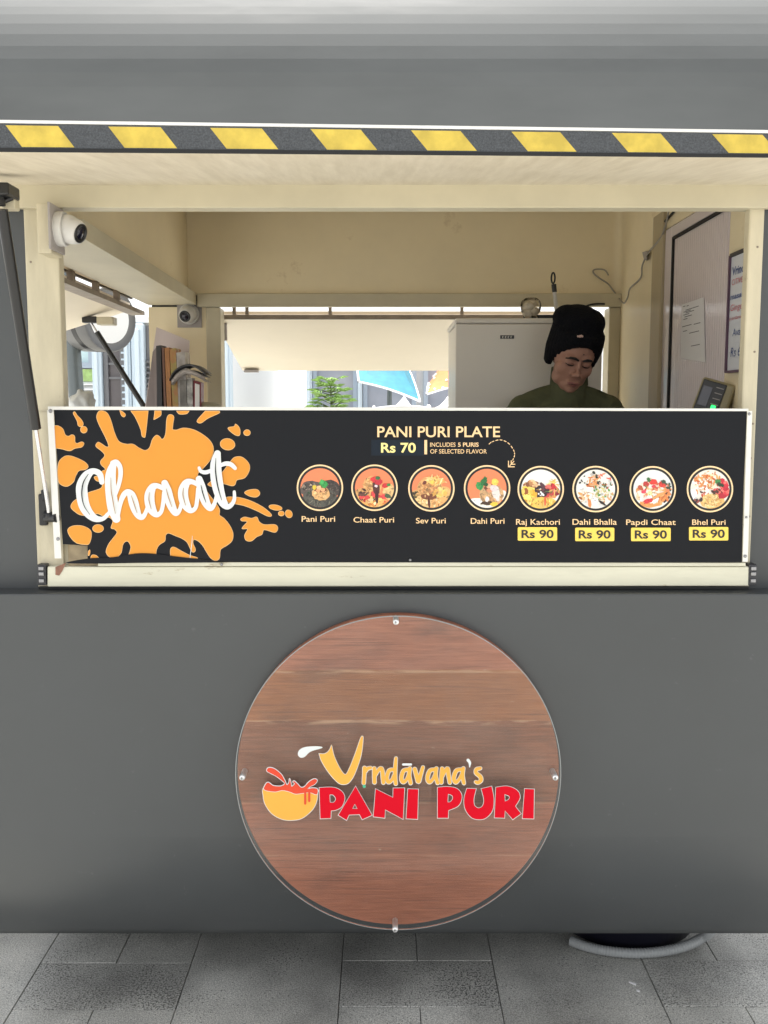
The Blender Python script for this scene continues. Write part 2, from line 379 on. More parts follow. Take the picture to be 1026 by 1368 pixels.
        for e in (0, N-1):
            p = P[e]; hw = p[2]*wscale/2+extra; q = P[1] if e == 0 else P[N-2]
            d = Vector((p[0]-q[0], p[1]-q[1])).normalized(); a0 = math.atan2(d.y, d.x)
            fan = [(p[0], p[1])]+[(p[0]+hw*math.cos(a0+math.pi*(k/8-.5)), p[1]+hw*math.sin(a0+math.pi*(k/8-.5))) for k in range(9)]
            vv = [mp(*f, li[e]) for f in fan]
            s.add(vv, [(0, k, k+1) for k in range(1, 9)])
            if depth:
                vb = [mp(*f, li[e]-depth) for f in fan[1:]]
                s.add(vv[1:]+vb, [(k, k+1, 9+k+1, 9+k) for k in range(8)])
        return s
    def build(s, name, mats, parent=None, loc=None):
        me = bpy.data.meshes.new(name)
        off = Vector(loc) if loc is not None else (rootloc(parent) if parent else Vector((0, 0, 0)))
        me.from_pydata([tuple(v-off) for v in s.v], [], s.f)
        for m in (mats if isinstance(mats, (list, tuple)) else [mats]): me.materials.append(m)
        for p, i, sm in zip(me.polygons, s.mi, s.smooth): p.material_index = i; p.use_smooth = sm
        if any(c is not None for c in s.col):
            ca = me.color_attributes.new('Col', 'FLOAT_COLOR', 'CORNER')
            for p, c in zip(me.polygons, s.col):
                for li in p.loop_indices: ca.data[li].color = (*(c or (0, 0, 0)), 1)
        me.validate(); me.update()
        o = bpy.data.objects.new(name, me); C.objects.link(o)
        if parent: o.parent = parent
        elif loc is not None: o.location = loc
        return o
def rootloc(o):
    while o.parent: o = o.parent
    return Vector(o.location)
def tag(o, label=None, cat=None, group=None, kind=None):
    for k, v in (('label', label), ('category', cat), ('group', group), ('kind', kind)):
        if v: o[k] = v
    return o
def thing(name, label, cat, loc=(0, 0, 0), group=None):
    o = bpy.data.objects.new(name, None); C.objects.link(o); o.location = loc; o.empty_display_size = .1
    return tag(o, label, cat, group)
def text2d(body, x0, x1, ytop, ybase, offset=0, shear=0):
    """built-in font outlines fitted to a box given in outline coordinates (y down); returns vertices and faces"""
    cu = bpy.data.curves.new('lettering', 'FONT'); cu.body = body; cu.size = 1; cu.offset = offset; cu.resolution_u = 5; cu.shear = shear
    o = bpy.data.objects.new('lettering', cu); C.objects.link(o)
    bpy.context.view_layer.update()
    me = bpy.data.meshes.new_from_object(o.evaluated_get(bpy.context.evaluated_depsgraph_get()))
    vs = [v.co.copy() for v in me.vertices]; fs = [tuple(p.vertices) for p in me.polygons]
    bpy.data.objects.remove(o); bpy.data.curves.remove(cu); bpy.data.meshes.remove(me)
    a, b = min(v.x for v in vs), max(v.x for v in vs); cap = .686+2*offset
    return [(x0+(v.x-a)/(b-a)*(x1-x0), ybase-(v.y+offset)/cap*(ybase-ytop)) for v in vs], fs
def addtext(mb, mp, lift, *a, **k):
    vs, fs = text2d(*a, **k); mb.add([mp(x, y, lift) for x, y in vs], fs)

# ------------------------------------------------------------------ ground
M['plaza'] = mat('plaza_paving', (.40, .40, .38), .8, var=.2, vscale=2)
g = MB().add([(-60, -60, -.012), (60, -60, -.012), (60, 60, -.012), (-60, 60, -.012)], [(0, 1, 2, 3)]).build('ground', M['plaza']); tag(g, kind='structure')
pv = MB()
def slab(x0, x1, y0, y1, mi):
    pv.cur = mi; j = .0013; h = random.uniform(-.0008, .0008); b = .0012
    x0 += j; x1 -= j; y0 += j; y1 -= j
    top = [(x0+b, y0+b, h), (x1-b, y0+b, h), (x1-b, y1-b, h), (x0+b, y1-b, h)]
    bot = [(x0, y0, h-b), (x1, y0, h-b), (x1, y1, h-b), (x0, y1, h-b)]
    low = [(x0, y0, -.02), (x1, y0, -.02), (x1, y1, -.02), (x0, y1, -.02)]
    pv.add(top+bot+low, [(0, 1, 2, 3)]+[(i, 4+i, 4+(i+1) % 4, (i+1) % 4) for i in range(4)]+[(4+i, 8+i, 8+(i+1) % 4, 4+(i+1) % 4) for i in range(4)])
for k in range(-12, 13):
    xa = -.562+.4395*k; xb = xa+.4395
    if k % 2 == 0:      # long slabs
        for i in range(-8, 18): slab(xa, xb, 2.30+.655*i, 2.30+.655*(i+1), 0)
    else:               # a full-width slab, then two halves
        dy = .012 if k > 0 else 0
        for i in range(-26, 54):
            y0 = 2.458+dy+.218*i
            if i % 2 == 0: slab(xa, xb, y0, y0+.218, 1)
            else:
                xm = xa+.22; slab(xa, xm, y0, y0+.218, 0); slab(xm, xb, y0, y0+.218, 0)
pv = pv.build('pavement', [M['slab'], M['pitted']]); tag(pv, kind='structure')
js = MB().add([(-5.8, -3.4, -.009), (5.9, -3.4, -.009), (5.9, 14, -.009), (-5.8, 14, -.009)], [(0, 1, 2, 3)]).build('paving_bed', M['joint']); tag(js, kind='structure')

# ------------------------------------------------------------------ the trailer
T = thing('food_trailer', 'dark grey food trailer with its serving hatches raised and cream painted inside', 'food trailer', (0, 3.35, 0))
XL, XR, YF, YB = -1.07, 1.07, 2.5, 4.27
ZB = 1.128
# lower skin: flat, then curling under
LF, ZB2 = 2.425, 1.143
prof = [(YF+.06, ZB2), (LF+.004, ZB2), (LF+.001, ZB2-.001), (LF, ZB2-.004), (LF, .50), (LF+.005, .42), (LF+.02, .335), (LF+.05, .257), (LF+.085, .20), (LF+.10, .178), (LF+.14, .178)]
mb = MB()
def ribbon(mb, prof, x0, x1, sm=True, nx=1):
    n = len(prof); vs = []
    for i in range(nx+1):
        x = x0+(x1-x0)*i/nx; vs += [(x, y, z) for y, z in prof]
    mb.add(vs, [(i*n+k, i*n+k+1, (i+1)*n+k+1, (i+1)*n+k) for i in range(nx) for k in range(n-1)], sm)
ribbon(mb, prof, XL, XR, False)
mb.smooth = [3 < i < 9 for i in range(len(mb.f))]
# end skins and rear skin below the openings, and added light-blocking skirts
for x in (XL, XR):
    mb.add([(x, LF, ZB2-.004), (x, YB, ZB2-.004), (x, YB, .165), (x, LF+.10, .178), (x, LF+.05, .257), (x, LF+.02, .335), (x, LF, .5)], [(0, 1, 2, 3, 4, 5, 6)])
    mb.add([(x, 2.95, .166), (x, YB, .166), (x, YB, .05), (x, 2.95, .05)], [(0, 1, 2, 3)])  # added unseen side skirt, stops light leaking in under the trailer
mb.add([(XL, YB, ZB), (XR, YB, ZB), (XR, YB, .02), (XL, YB, .02)], [(0, 1, 2, 3)])  # rear skin carried down as an added skirt to keep the underside dark
mb.add([(XL, LF+.14, .1785), (XR, LF+.14, .1785), (XR, YB, .1785), (XL, YB, .1785)], [(0, 1, 2, 3)])
mb.build('lower_body', M['grey'], T)
MB().box(XL+.02, XR-.02, 3.26, 3.31, .03, .164, .004).build('light_block_bar', M['dark'], T)  # added unseen bar across the underside, blocks light beneath the trailer
# strips beside the opening, and the wall over it, curving into the roof in facets
XJL, XJR = -.90, .95
MB().box(XL, XJL, YF+.0, YF+.05, ZB+.004, 2.2).build('front_skin', M['grey'], T)
MB().box(XJR, XR, YF+.0, YF+.05, ZB+.004, 2.2).build('front_skin', M['grey'], T)
mb = MB()
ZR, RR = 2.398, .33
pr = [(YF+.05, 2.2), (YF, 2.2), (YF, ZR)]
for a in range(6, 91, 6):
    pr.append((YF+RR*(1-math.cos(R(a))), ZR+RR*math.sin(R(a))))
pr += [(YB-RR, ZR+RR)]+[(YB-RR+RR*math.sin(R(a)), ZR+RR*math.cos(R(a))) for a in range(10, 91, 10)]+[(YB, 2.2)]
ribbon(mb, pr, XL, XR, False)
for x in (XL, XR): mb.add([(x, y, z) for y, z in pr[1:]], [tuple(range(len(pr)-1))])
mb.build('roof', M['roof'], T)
# outer side and rear skins above the openings' foot
mb = MB()
mb.box(XL, XL+.01, YF+.05, 2.62, ZB, 2.2); mb.box(XL, XL+.01, 2.62, 4.18, 2.06, 2.2)
mb.box(XR-.01, XR, YF+.05, YB, ZB, 2.2)
mb.box(-1.0, -.75, YB-.01, YB, ZB, 2.2); mb.box(.97, XR-.01, YB-.01, YB, ZB, 2.2); mb.box(-.75, .97, YB-.01, YB, 2.06, 2.2)
mb.build('side_skin', M['grey'], T)
# floor, ceiling
MB().box(XL+.02, XR-.02, YF+.06, YB-.02, .25, .35).build('floor', M['lilac'], T)
MB().box(-.82, 1.0, YF+.06, 4.2, 2.44, 2.47).build('ceiling', M['wall'], T)
# inside walls
mb = MB()
mb.box(-1.0, -.755, 4.2, 4.255, 1.0, 2.03); mb.box(-.745, 1.0, 4.2, 4.255, .35, 1.2); mb.box(-1.0, -.745, 4.2, 4.255, .35, 1.0)
mb.box(-.84, 1.0, 4.2, 4.255, 2.085, 2.44)
mb.build('rear_wall', M['wall'], T)
MB().box(-1.055, -1.0, 2.60, 4.255, .35, 1.2).build('side_wall', M['wall'], T)
mb = MB(); mb.box(-1.055, -.83, 2.56, 4.2, 2.065, 2.44)
mb.build('side_wall', M['wall'], T)
mb = MB()
mb.box(1.0, 1.055, 3.66, 4.2, .35, 2.44); mb.box(1.0, 1.055, 2.56, 2.885, .35, 2.44); mb.box(1.0, 1.055, 2.885, 3.66, 2.235, 2.44)
# rounded inside corner
for k in range(6):
    a0, a1 = R(15*k), R(15*(k+1)); r = .035
    mb.add([(1.0-r+r*math.sin(a), 4.2-r+r*math.cos(a), z) for z in (.35, 2.44) for a in (a0, a1)], [(0, 1, 3, 2)], True)
mb.build('side_wall', M['wall'], T)
# soffit over the side opening, beam over the rear opening, rear posts
mb = MB(); zf, zk = 2.056, 2.038
q = [Vector((-1.0, 2.62, zf)), Vector((-.813, 2.62, zf)), Vector((-.813, 4.2, zk)), Vector((-1.0, 4.2, zk))]; mb.hexa(q, [v+Vector((0, 0, .03)) for v in q])
q = [Vector((-.812, 2.62, zf-.003)), Vector((-.79, 2.62, zf-.003)), Vector((-.79, 4.165, zk-.003)), Vector((-.812, 4.165, zk-.003))]; mb.hexa(q, [v+Vector((0, 0, .05)) for v in q])
mb.build('soffit', M['cream'], T)
mb = MB(); mb.box(-.787, 1.0, 4.165, 4.2, 2.028, 2.083, .003); mb.build('rear_beam', M['cream'], T)
mb = MB(); mb.box(-.752, -.690, 4.172, 4.27, 1.2, 2.026, .004); mb.build('rear_post', M['cream'], T)
mb = MB(); mb.box(.950, .998, 4.172, 4.27, 1.2, 2.026, .004); mb.build('rear_post', M['cream'], T)
# front jambs and header
mb = MB()
mb.box(XJL, -.815, YF-.006, YF+.035, ZB+.006, 2.2, .004); mb.box(-.886, -.829, YF-.012, YF-.007, 1.17, 1.60)
mb.build('jamb', M['jamb'], T)
mb = MB(); mb.box(.912, XJR, YF-.006, YF+.03, ZB+.006, 2.2, .004); mb.build('jamb', M['jamb'], T)
mb = MB(); mb.box(-1.066, 1.066, YF-.03, YF-.007, 2.102, 2.160, .002); mb.box(XJL, XJR, YF-.0065, YF+.03, 2.104, 2.2); mb.build('header', M['cream'], T)
# sill rail under the menu board, with the thin bead above it
def BY(Y):
    return lambda x, y, l=0: PY(x, y, Y-l)
mb = MB()
m = BY(2.463)
a, b, c_, d_ = m(63, 757), m(1001, 757), m(1001, 783), m(63, 784)
ex = Vector((0, .05, 0)); mb.hexa([a, b, c_, d_], [a+ex, b+ex, c_+ex, d_+ex])
sill = mb.build('sill', M['sill'], T)
bv = sill.modifiers.new('bevel', 'BEVEL'); bv.width = .003; bv.segments = 2
mb = MB(); m = BY(2.459)
a, b, c_, d_ = m(131, 751), m(996, 752), m(996, 756.2), m(131, 756.2); ex = Vector((0, .03, 0)); mb.hexa([a, b, c_, d_], [a+ex, b+ex, c_+ex, d_+ex])
mb.build('bead', M['sill'], T)
MB().box(XJL+.004, XJR-.004, 2.487, 2.60, 1.1435, 1.150).build('sill_bed', M['black'], T)
MB().box(-.813, .91, 2.476, 2.498, 1.19, 1.60, .002).build('counter_front', mat('stained_board', (.46, .36, .22), .6, var=.4, vscale=16), T)
# worn hinge ends of the sill
for x in (57, 1004):
    mb = MB(); p = PY(x, 768, 2.47)
    mb.box(p.x-.011, p.x+.011, 2.462, 2.50, p.z-.026, p.z+.028, .002); o = mb.build('hinge', M['dark'], T)
    q = MB()
    for k in (-.014, .004, .018): q.box(p.x-.006, p.x+.007, 2.457, 2.463, p.z+k-.004, p.z+k+.005, .001)
    q.build('hinge_knuckle', M['steel'], o)
mb = MB(); mb.fill([[(74, 757.5), (88, 752), (83, 763), (79, 769), (74, 768)]], BY(2.461)); mb.build('rust_patch', mat('rust', (.30, .15, .10), .8, var=.4, vscale=40), T)
# paint lip screws along the ledge
for x, y in ((72, 787), (137, 792), (365, 788)):
    p = PY(x, y, 2.497); o = MB().ell(p, (.003, .003, .002), nu=10, nv=6).build('screw', M['alu'], T)
for x, y in ((1006, 566), (1003, 612), (1001, 690), (1008, 470), (41, 350), (46, 520), (54, 700), (1012, 330)):
    p = PY(x, y, YF-.0065); MB().lathe([(.0028, 0), (.0028, .0008), (.0016, .0014), (0, .0014)], p, 'Y', 10).build('screw', M['rail'], T)
# inside counters that the small things stand on
mb = MB(); mb.box(-1.0, .985, 2.60, 2.84, 1.27, 1.30, .004); mb.box(-1.0, .98, 2.62, 2.65, .35, 1.268); mb.build('counter', M['steel'], T)
mb = MB(); mb.box(-1.0, -.60, 2.85, 4.19, 1.27, 1.30, .004); mb.box(-.66, -.63, 2.9, 4.15, .35, 1.268); mb.build('counter', M['steel'], T)
# wheels, hidden under the floor
for x in (-.93, .93):
    wt = MB().lathe([(.10, -.07), (.17, -.075), (.185, -.05), (.185, .05), (.17, .075), (.10, .07)], (x, 3.45, .185), 'X').build('wheel', M['rubber'], T)
    MB().lathe([(.09, -.05), (.098, -.06), (.098, .06), (.09, .05)], (x, 3.45, .185), 'X').build('rim', M['steel'], wt)

# ---- front hatch, raised, with hazard tape along its lip
YoL, YoR = 1.80, 1.86
def lip(x, y): return PY(x, y, YoL+(YoR-YoL)*(x/1026))
XE = 1.0
def ext(f, y0, y1, side):      # carries an edge measured at the picture's borders on to the hatch's real end
    a, b = f(0, y0), f(1026, y1)
    t = (-XE-a.x)/(b.x-a.x) if side < 0 else (XE-a.x)/(b.x-a.x)
    return a+(b-a)*t
tl, tr_ = ext(lip, 164, 177.5, -1), ext(lip, 164, 177.5, 1)
bl, br = ext(lip, 201.5, 209.5, -1), ext(lip, 201.5, 209.5, 1)
hl, hr = Vector((-XE, YF-.0305, 2.156)), Vector((XE, YF-.0305, 2.156))
hatch = MB()
up = Vector((0, 0, .035)); th_ = Vector((0, .006, 0))
hatch.hexa([bl+th_, br+th_, hr, hl], [tl+th_-Vector((0, 0, .003)), tr_+th_-Vector((0, 0, .003)), hr+up, hl+up])
hatch = hatch.build('front_hatch', [M['hatchu']], T)
mb = MB(); mb.hexa([tl+Vector((0, -.002, .0045)), tr_+Vector((0, -.002, .0045)), hr+up+Vector((0, 0, .006)), hl+up+Vector((0, 0, .006))], [tl+Vector((0, -.002, -.001)), tr_+Vector((0, -.002, -.001)), hr+up+Vector((0, 0, .001)), hl+up+Vector((0, 0, .001))])
mb.build('hatch_skin', M['alu'], hatch)
def lipf(u, v, l=0):     # u along the lip in picture x, v down the lip 0..1
    a, b = lip(u, 165.5+13.2*u/1026), lip(u, 201.5+8*u/1026); p = a+(b-a)*v; p.y -= l; return p
tape = MB()
def qd(u0, u1, v0, v1, l, sk=0):
    tape.add([lipf(u0, v0, l), lipf(u1, v0, l), lipf(u1+sk, v1, l), lipf(u0+sk, v1, l)], [(0, 1, 2, 3)])
tape.cur = 0; qd(-215, 1240, 0, .9, .001)
tape.cur = 1
yt = [(-127, -57), (8, 78), (145, 215), (281, 350), (415, 482), (549, 615), (683, 748), (817, 882), (951, 1018), (1085, 1150)]
for a, b in yt: qd(a, b, .06, .86, .0022, 22)
tape.cur = 2; qd(-215, 1240, .9, 1.06, .003)
ty = mat('tape_yellow', lin((218, 190, 78)), .55, var=.28, vscale=25, bump=.1, bscale=60, second=((.30, .27, .17), 22, .66))
tg = mat('tape_grit', (.085, .092, .10), .6, var=.55, vscale=350, bump=.3, bscale=300)
tape.build('hazard_tape', [tg, ty, M['rubber']], hatch)
# gas strut of the front hatch
lo, hi = PY(66, 689, 2.462), PY(2, 275, 2.22)
mid = PY(49, 572, 2.462-(2.462-2.22)*.30)
mid = lo+(hi-lo)*((mid-lo).length/(hi-lo).length)
st = MB().tube([mid, mid+(hi-mid)*.985], .0125, 14).build('gas_strut', M['black'], T)
MB().tube([lo, mid+(hi-mid)*.01], .0052, 10).build('rod', M['chrome'], st)
mb = MB().ell(lo, (.0115, .0115, .0115)); mb.tube([lo, lo+Vector((-.022, .025, .006))], .006); 
p = PY(58, 680, 2.49)
mb.box(p.x-.009, p.x+.012, 2.478, 2.494, p.z-.042, p.z+.04, .004)
mb.tube([PY(61, 693, 2.47), PY(76, 692, 2.45)], [.009, .0115], 12); mb.tube([PY(60, 668, 2.475), PY(58, 655, 2.482)], [.006, .007], 10)
mb.build('strut_foot', M['black'], st)
mb = MB(); mb.tube([hi, hi+Vector((0, 0, .03))], .009); mb.box(hi.x-.02, hi.x+.028, 2.19, 2.26, hi.z+.018, hi.z+.045, .004); mb.tube([hi+Vector((-.01, 0, .004)), hi+Vector((.02, .012, .02))], .006)
mb.build('strut_head', M['black'], st)
mb = MB(); p = PY(15, 272, 2.26); mb.box(p.x-.014, p.x+.016, 2.24, 2.27, p.z-.016, p.z+.028, .003); mb.build('bracket', M['cream'], st)

# ---- side hatch (left), tipped up outside, seen from below
zs = 2.034
q0 = [Vector((-1.09, 2.62, zs)), Vector((-1.09, 4.25, zs-.013)), Vector((-1.66, 4.25, zs-.19)), Vector((-1.66, 2.62, zs-.18))]
sh = MB().hexa(q0, [v+Vector((0, 0, .03)) for v in q0]).build('side_hatch', M['hatchr'], T)
mb = MB(); q = [Vector((-1.088, 2.62, 2.014)), Vector((-1.03, 2.62, 2.014)), Vector((-1.03, 4.26, 2.000)), Vector((-1.088, 4.26, 2.000))]
mb.hexa(q, [v+Vector((0, 0, .017)) for v in q]); mb.build('hinge_rail', M['rail'], sh)
for y in (3.16, 3.30, 3.58, 3.86): MB().box(-1.055, -1.035, y, y+.03, 2.025, 2.062).build('hinge_tab', M['rail'], sh)
hi3, lo3 = Vector((-1.215, 4.09, 1.958)), PY(203, 560, 4.12)
ss = MB().tube([hi3+(lo3-hi3)*.1, hi3+(lo3-hi3)*.98], .0115, 12).build('gas_strut', M['black'], T); MB().tube([hi3, hi3+(lo3-hi3)*.1], .005, 8).build('rod', M['chrome'], ss)
MB().box(hi3.x-.03, hi3.x+.03, 4.07, 4.11, hi3.z-.004, hi3.z+.022, .003).build('strut_head', M['black'], ss)
MB().box(hi3.x+.03, hi3.x+.1, 4.07, 4.13, hi3.z-.012, hi3.z+.02, .004).build('bracket', M['cream'], ss)

# ---- rear hatch, tipped up outside
q0 = [Vector((-.742, 4.30, 1.992)), Vector((.94, 4.30, 1.992)), Vector((.94, 5.16, 1.795)), Vector((-.742, 5.16, 1.795))]
rh = MB().hexa(q0, [v+Vector((0, .004, .03)) for v in q0]).build('rear_hatch', M['hatchr'], T)
MB().box(-.745, .945, 4.272, 4.298, 1.985, 2.006, .003).build('hinge_rail', M['rail'], rh)
for x in (-.655, -.60, -.24, .33, .62): MB().box(x, x+.014, 4.275, 4.29, 2.006, 2.05).build('hinge_tab', M['rail'], rh)
MB().box(-.728, -.655, 5.10, 5.155, 1.785, 1.799, .003).build('catch', M['plate'], rh)
MB().box(-.72, -.695, 4.36, 4.38, 1.90, 1.975, .003).build('bracket', M['plate'], rh)

# ---- door in the right wall
DR = MB(); DR.box(1.004, 1.03, 2.885, 3.44, .37, 2.185)
for k in range(26):      # fluted PVC
    y = 2.90+.0205*k; DR.box(1.0015, 1.0045, y, y+.0185, .38, 2.18, .0012)
DR = DR.build('door', M['lilac'], T)
mb = MB(); mb.box(.996, 1.04, 3.455, 3.53, .35, 2.232, .003); mb.box(.996, 1.04, 2.885, 3.455, 2.196, 2.232, .003); mb.build('door_frame', M['lilac'], DR)
mb = MB(); mb.box(.997, 1.02, 3.441, 3.454, .37, 2.194); mb.box(.997, 1.02, 2.89, 3.441, 2.186, 2.195); mb.build('gasket', M['rubber'], DR)
MB().box(.985, 1.04, 3.532, 3.658, .35, 2.30, .004).build('door_jamb', mat('brown_cream', (.46, .38, .24), .5, var=.1), T)

# ------------------------------------------------------------------ menu board on the counter front
MBY = 2.452
mroot = thing('menu_board', 'long black menu banner with orange splash, dish pictures and prices under the serving hatch', 'menu sign', (0, MBY, 1.14))
bp = lambda x, y, l=0: PY(x, y, MBY-l)
L_ = .0007
mb = MB()
mb.fill([[(72, 547), (500, 548), (998, 549), (993.5, 650), (991, 751), (600, 751), (292, 750), (250, 745), (192, 740), (150, 745), (117, 746), (117, 729), (84, 727), (78, 640)]], bp, 0, .006)
mb.build('panel', M['banner'], mroot)
mb = MB(); a, b, c_, d_ = bp(64, 543, .004), bp(1000, 546, .004), bp(1000, 549.3, .004), bp(64, 547.5, .004); ex = Vector((0, .03, 0))
mb.hexa([a, b, c_, d_], [a+ex, b+ex, c_+ex, d_+ex]); mb.build('top_trim', M['alu'], mroot)
for q in ([(63, 548), (71.5, 548), (82, 746), (73, 746)], [(998.5, 549), (1005, 549), (999, 750.5), (992, 750.5)]):
    MB().fill([q], bp, .003, .012).build('side_trim', M['alu'], mroot)
for x, y, r in ((67.5, 549, 2.6), (77.5, 720, 2.4), (1001, 553, 2), (995.5, 743, 2.2), (997, 691, 1.6)):
    p = bp(x, y, .004); MB().lathe([(r*.0019, 0), (r*.0019, .001), (r*.0013, .0022), (0, .0024)], p, 'Y', 14).build('screw', M['steel'], mroot)
for x, y in ((296, 754), (548, 748)):
    p = bp(x, y, .002); MB().ell(p, (.004, .003, .004), nu=10, nv=6).build('screw', M['steel'], mroot)
mb = MB(); mb.fill([catmull([(88, 752), (118, 746), (150, 744.5), (190, 739), (240, 744), (300, 751.5, 'c'), (190, 752), (130, 753)], True, 5)], bp, .004); mb.build('lifted_edge', M['banner'], mroot)

splash = [[(129.3, 556.7), (132, 550), (137, 549), (143, 552), (147.7, 561), (153, 578.6), (159, 590), (168.8, 593.5), (177.5, 593.5), (186, 598.8), (194, 601.8), (200, 598), (203.9, 587), (209, 581.6), (213.5, 583.9), (216, 587), (219.6, 584.7), (221.8, 577), (222.6, 562.8), (224.4, 555.8), (228, 554), (232, 556.7), (231, 566), (230, 574, 'c'), (235.8, 574.7), (244.6, 572), (256.8, 573.7), (269, 579.5), (279.6, 588), (284.6, 597), (284, 607.5), (278.8, 617), (270, 626.8), (263.9, 635.6), (275, 655), (292, 678), (293, 688), (299, 692.6), (306, 701), (311, 712), (310, 721.6), (304, 727.7), (295.4, 733), (293.7, 738), (292.8, 746), (287.5, 748.8), (281.4, 745), (276, 737), (270.9, 728.6), (264.7, 722.5), (258.6, 720.7), (257.7, 726), (260.7, 733), (260, 736.8), (256.8, 737), (254, 732), (249.8, 724), (242.8, 719), (234, 715.4), (225, 712), (221, 715.4), (220, 722.5), (212.6, 727.7), (209, 734), (206, 743), (190, 741), (172, 742, 'c'), (175, 731), (172, 724), (168, 723), (163.9, 727.7), (161.8, 738), (156.5, 743.9), (149.5, 745), (144, 741.8), (142, 735.6), (146, 726), (153, 717), (156.5, 711), (153, 706.7), (148.6, 705), (151, 696), (146, 691), (140.7, 691.8), (137, 689), (130, 686), (123, 688.5), (109, 688), (101, 684), (95, 677.7), (97, 671.5), (104, 666), (118, 658.4), (135.4, 652), (136, 643), (135.4, 631), (141, 627), (135.4, 620.7), (134.6, 616), (139, 611), (139.8, 607), (135.4, 602), (129, 597), (128.4, 594), (131, 591), (135, 592.6), (141.6, 597), (145.6, 597, 'c'), (144, 590.9), (139, 580), (132, 566)],
 [(72.6, 569, 'c'), (77.5, 569), (83.7, 573), (87, 581), (91.6, 583), (96, 581), (99.5, 583), (100, 590), (103, 592.6), (109, 590.5), (112, 592.6), (109, 597), (100, 598.8), (93, 602), (82.8, 599.6), (74.3, 598.4, 'c')],
 [(98, 552), (100, 550.5), (103, 555), (109, 561.5), (111, 567), (108, 570), (104.5, 568), (103.5, 563), (101, 558)],
 [(90.7, 609), (100, 611), (112.6, 617), (117.5, 623), (114, 627), (105.6, 628.6), (101, 635.6), (97.7, 644), (89, 649.6), (80, 646), (77.6, 638), (77.2, 627.7), (79, 617), (84.6, 611)],
 [(90.7, 708), (96.8, 703), (109, 702.6), (119.6, 707.5), (122, 715), (119, 726), (112.6, 727.2), (102, 725), (94, 717)],
 [(118, 742), (118.2, 737), (120, 735), (119.8, 740)], [(121, 746, 'c'), (123, 741.8), (128, 742), (132, 745.5, 'c')],
 [(160, 548, 'c'), (167, 553), (166, 556.7), (162.6, 555)],
 [(175, 549, 'c'), (197.7, 549, 'c'), (196, 566), (194, 582), (192.5, 584), (189.8, 582), (188, 573), (181, 557.5)],
 [(207, 549, 'c'), (215, 549, 'c'), (214.4, 555), (205.6, 560.5, 'c'), (206.5, 554)],
 [(236, 549, 'c'), (252.5, 549, 'c'), (249, 552.5), (240, 553)],
 [(274.4, 549.3, 'c'), (293, 549.3, 'c'), (292, 552), (278, 558.4), (269, 564.6), (264, 564), (264.7, 560)],
 [(305, 571.6), (313, 569.8), (315, 566.8), (320, 572.5), (320, 581), (314.7, 581), (307.7, 576)],
 [(307.7, 617), (313.9, 611), (323.5, 611), (332, 619), (333, 627.7), (327, 638), (316.5, 641), (313.9, 647), (309.5, 648.8), (297, 646), (286, 650), (278, 647.5), (282, 643), (297, 631)],
 [(327, 658.4), (332, 655), (342.8, 654), (347, 659), (342.8, 663.7), (334, 662.8)],
 [(302.5, 664.6), (318, 664.6), (334, 669), (349.8, 676.8), (360, 684.7), (362.5, 689), (356.8, 689), (342.8, 682), (325, 675), (304, 670.7)],
 [(321.8, 693.5), (327, 690.9), (335.8, 692.6), (342.8, 690.9), (346, 697), (353, 701), (367, 701), (370.9, 705.8), (367, 711), (353, 707.5), (349.8, 713.7), (342.8, 717), (335.8, 722.5), (328.8, 721.6), (327, 715), (331, 706.7), (323.5, 705.8), (330.5, 697), (323.5, 695.8)],
 [(228, 743, 'c'), (228, 734), (232, 731), (241, 735.6), (253, 741.8), (262, 744.6), (264, 746, 'c')],
 [(126, 638), (129, 636.5), (133, 640), (134, 643), (129, 642)]]
ov = [circ(112, 574, 4.2), circ(131, 706, 7, ry=5), circ(330, 578, 4.2, ry=3.7), circ(304, 593.5, 9.6, ry=7.4, rot=.15), circ(368, 678, 8.6, ry=3.2, rot=.17), circ(375.8, 686, 3.7, ry=3), circ(385.8, 686.5, 4.2, ry=5.2, rot=-.5)]
polys = [catmull(q, True, 5) for q in splash]+ov
sp = MB()
for q in polys:
    sp.cur = 1; sp.fill([grow(q, .55)], bp, L_); sp.cur = 0; sp.fill([q], bp, 2*L_)
sp.build('splash_print', [M['orange'], M['edge']], mroot)
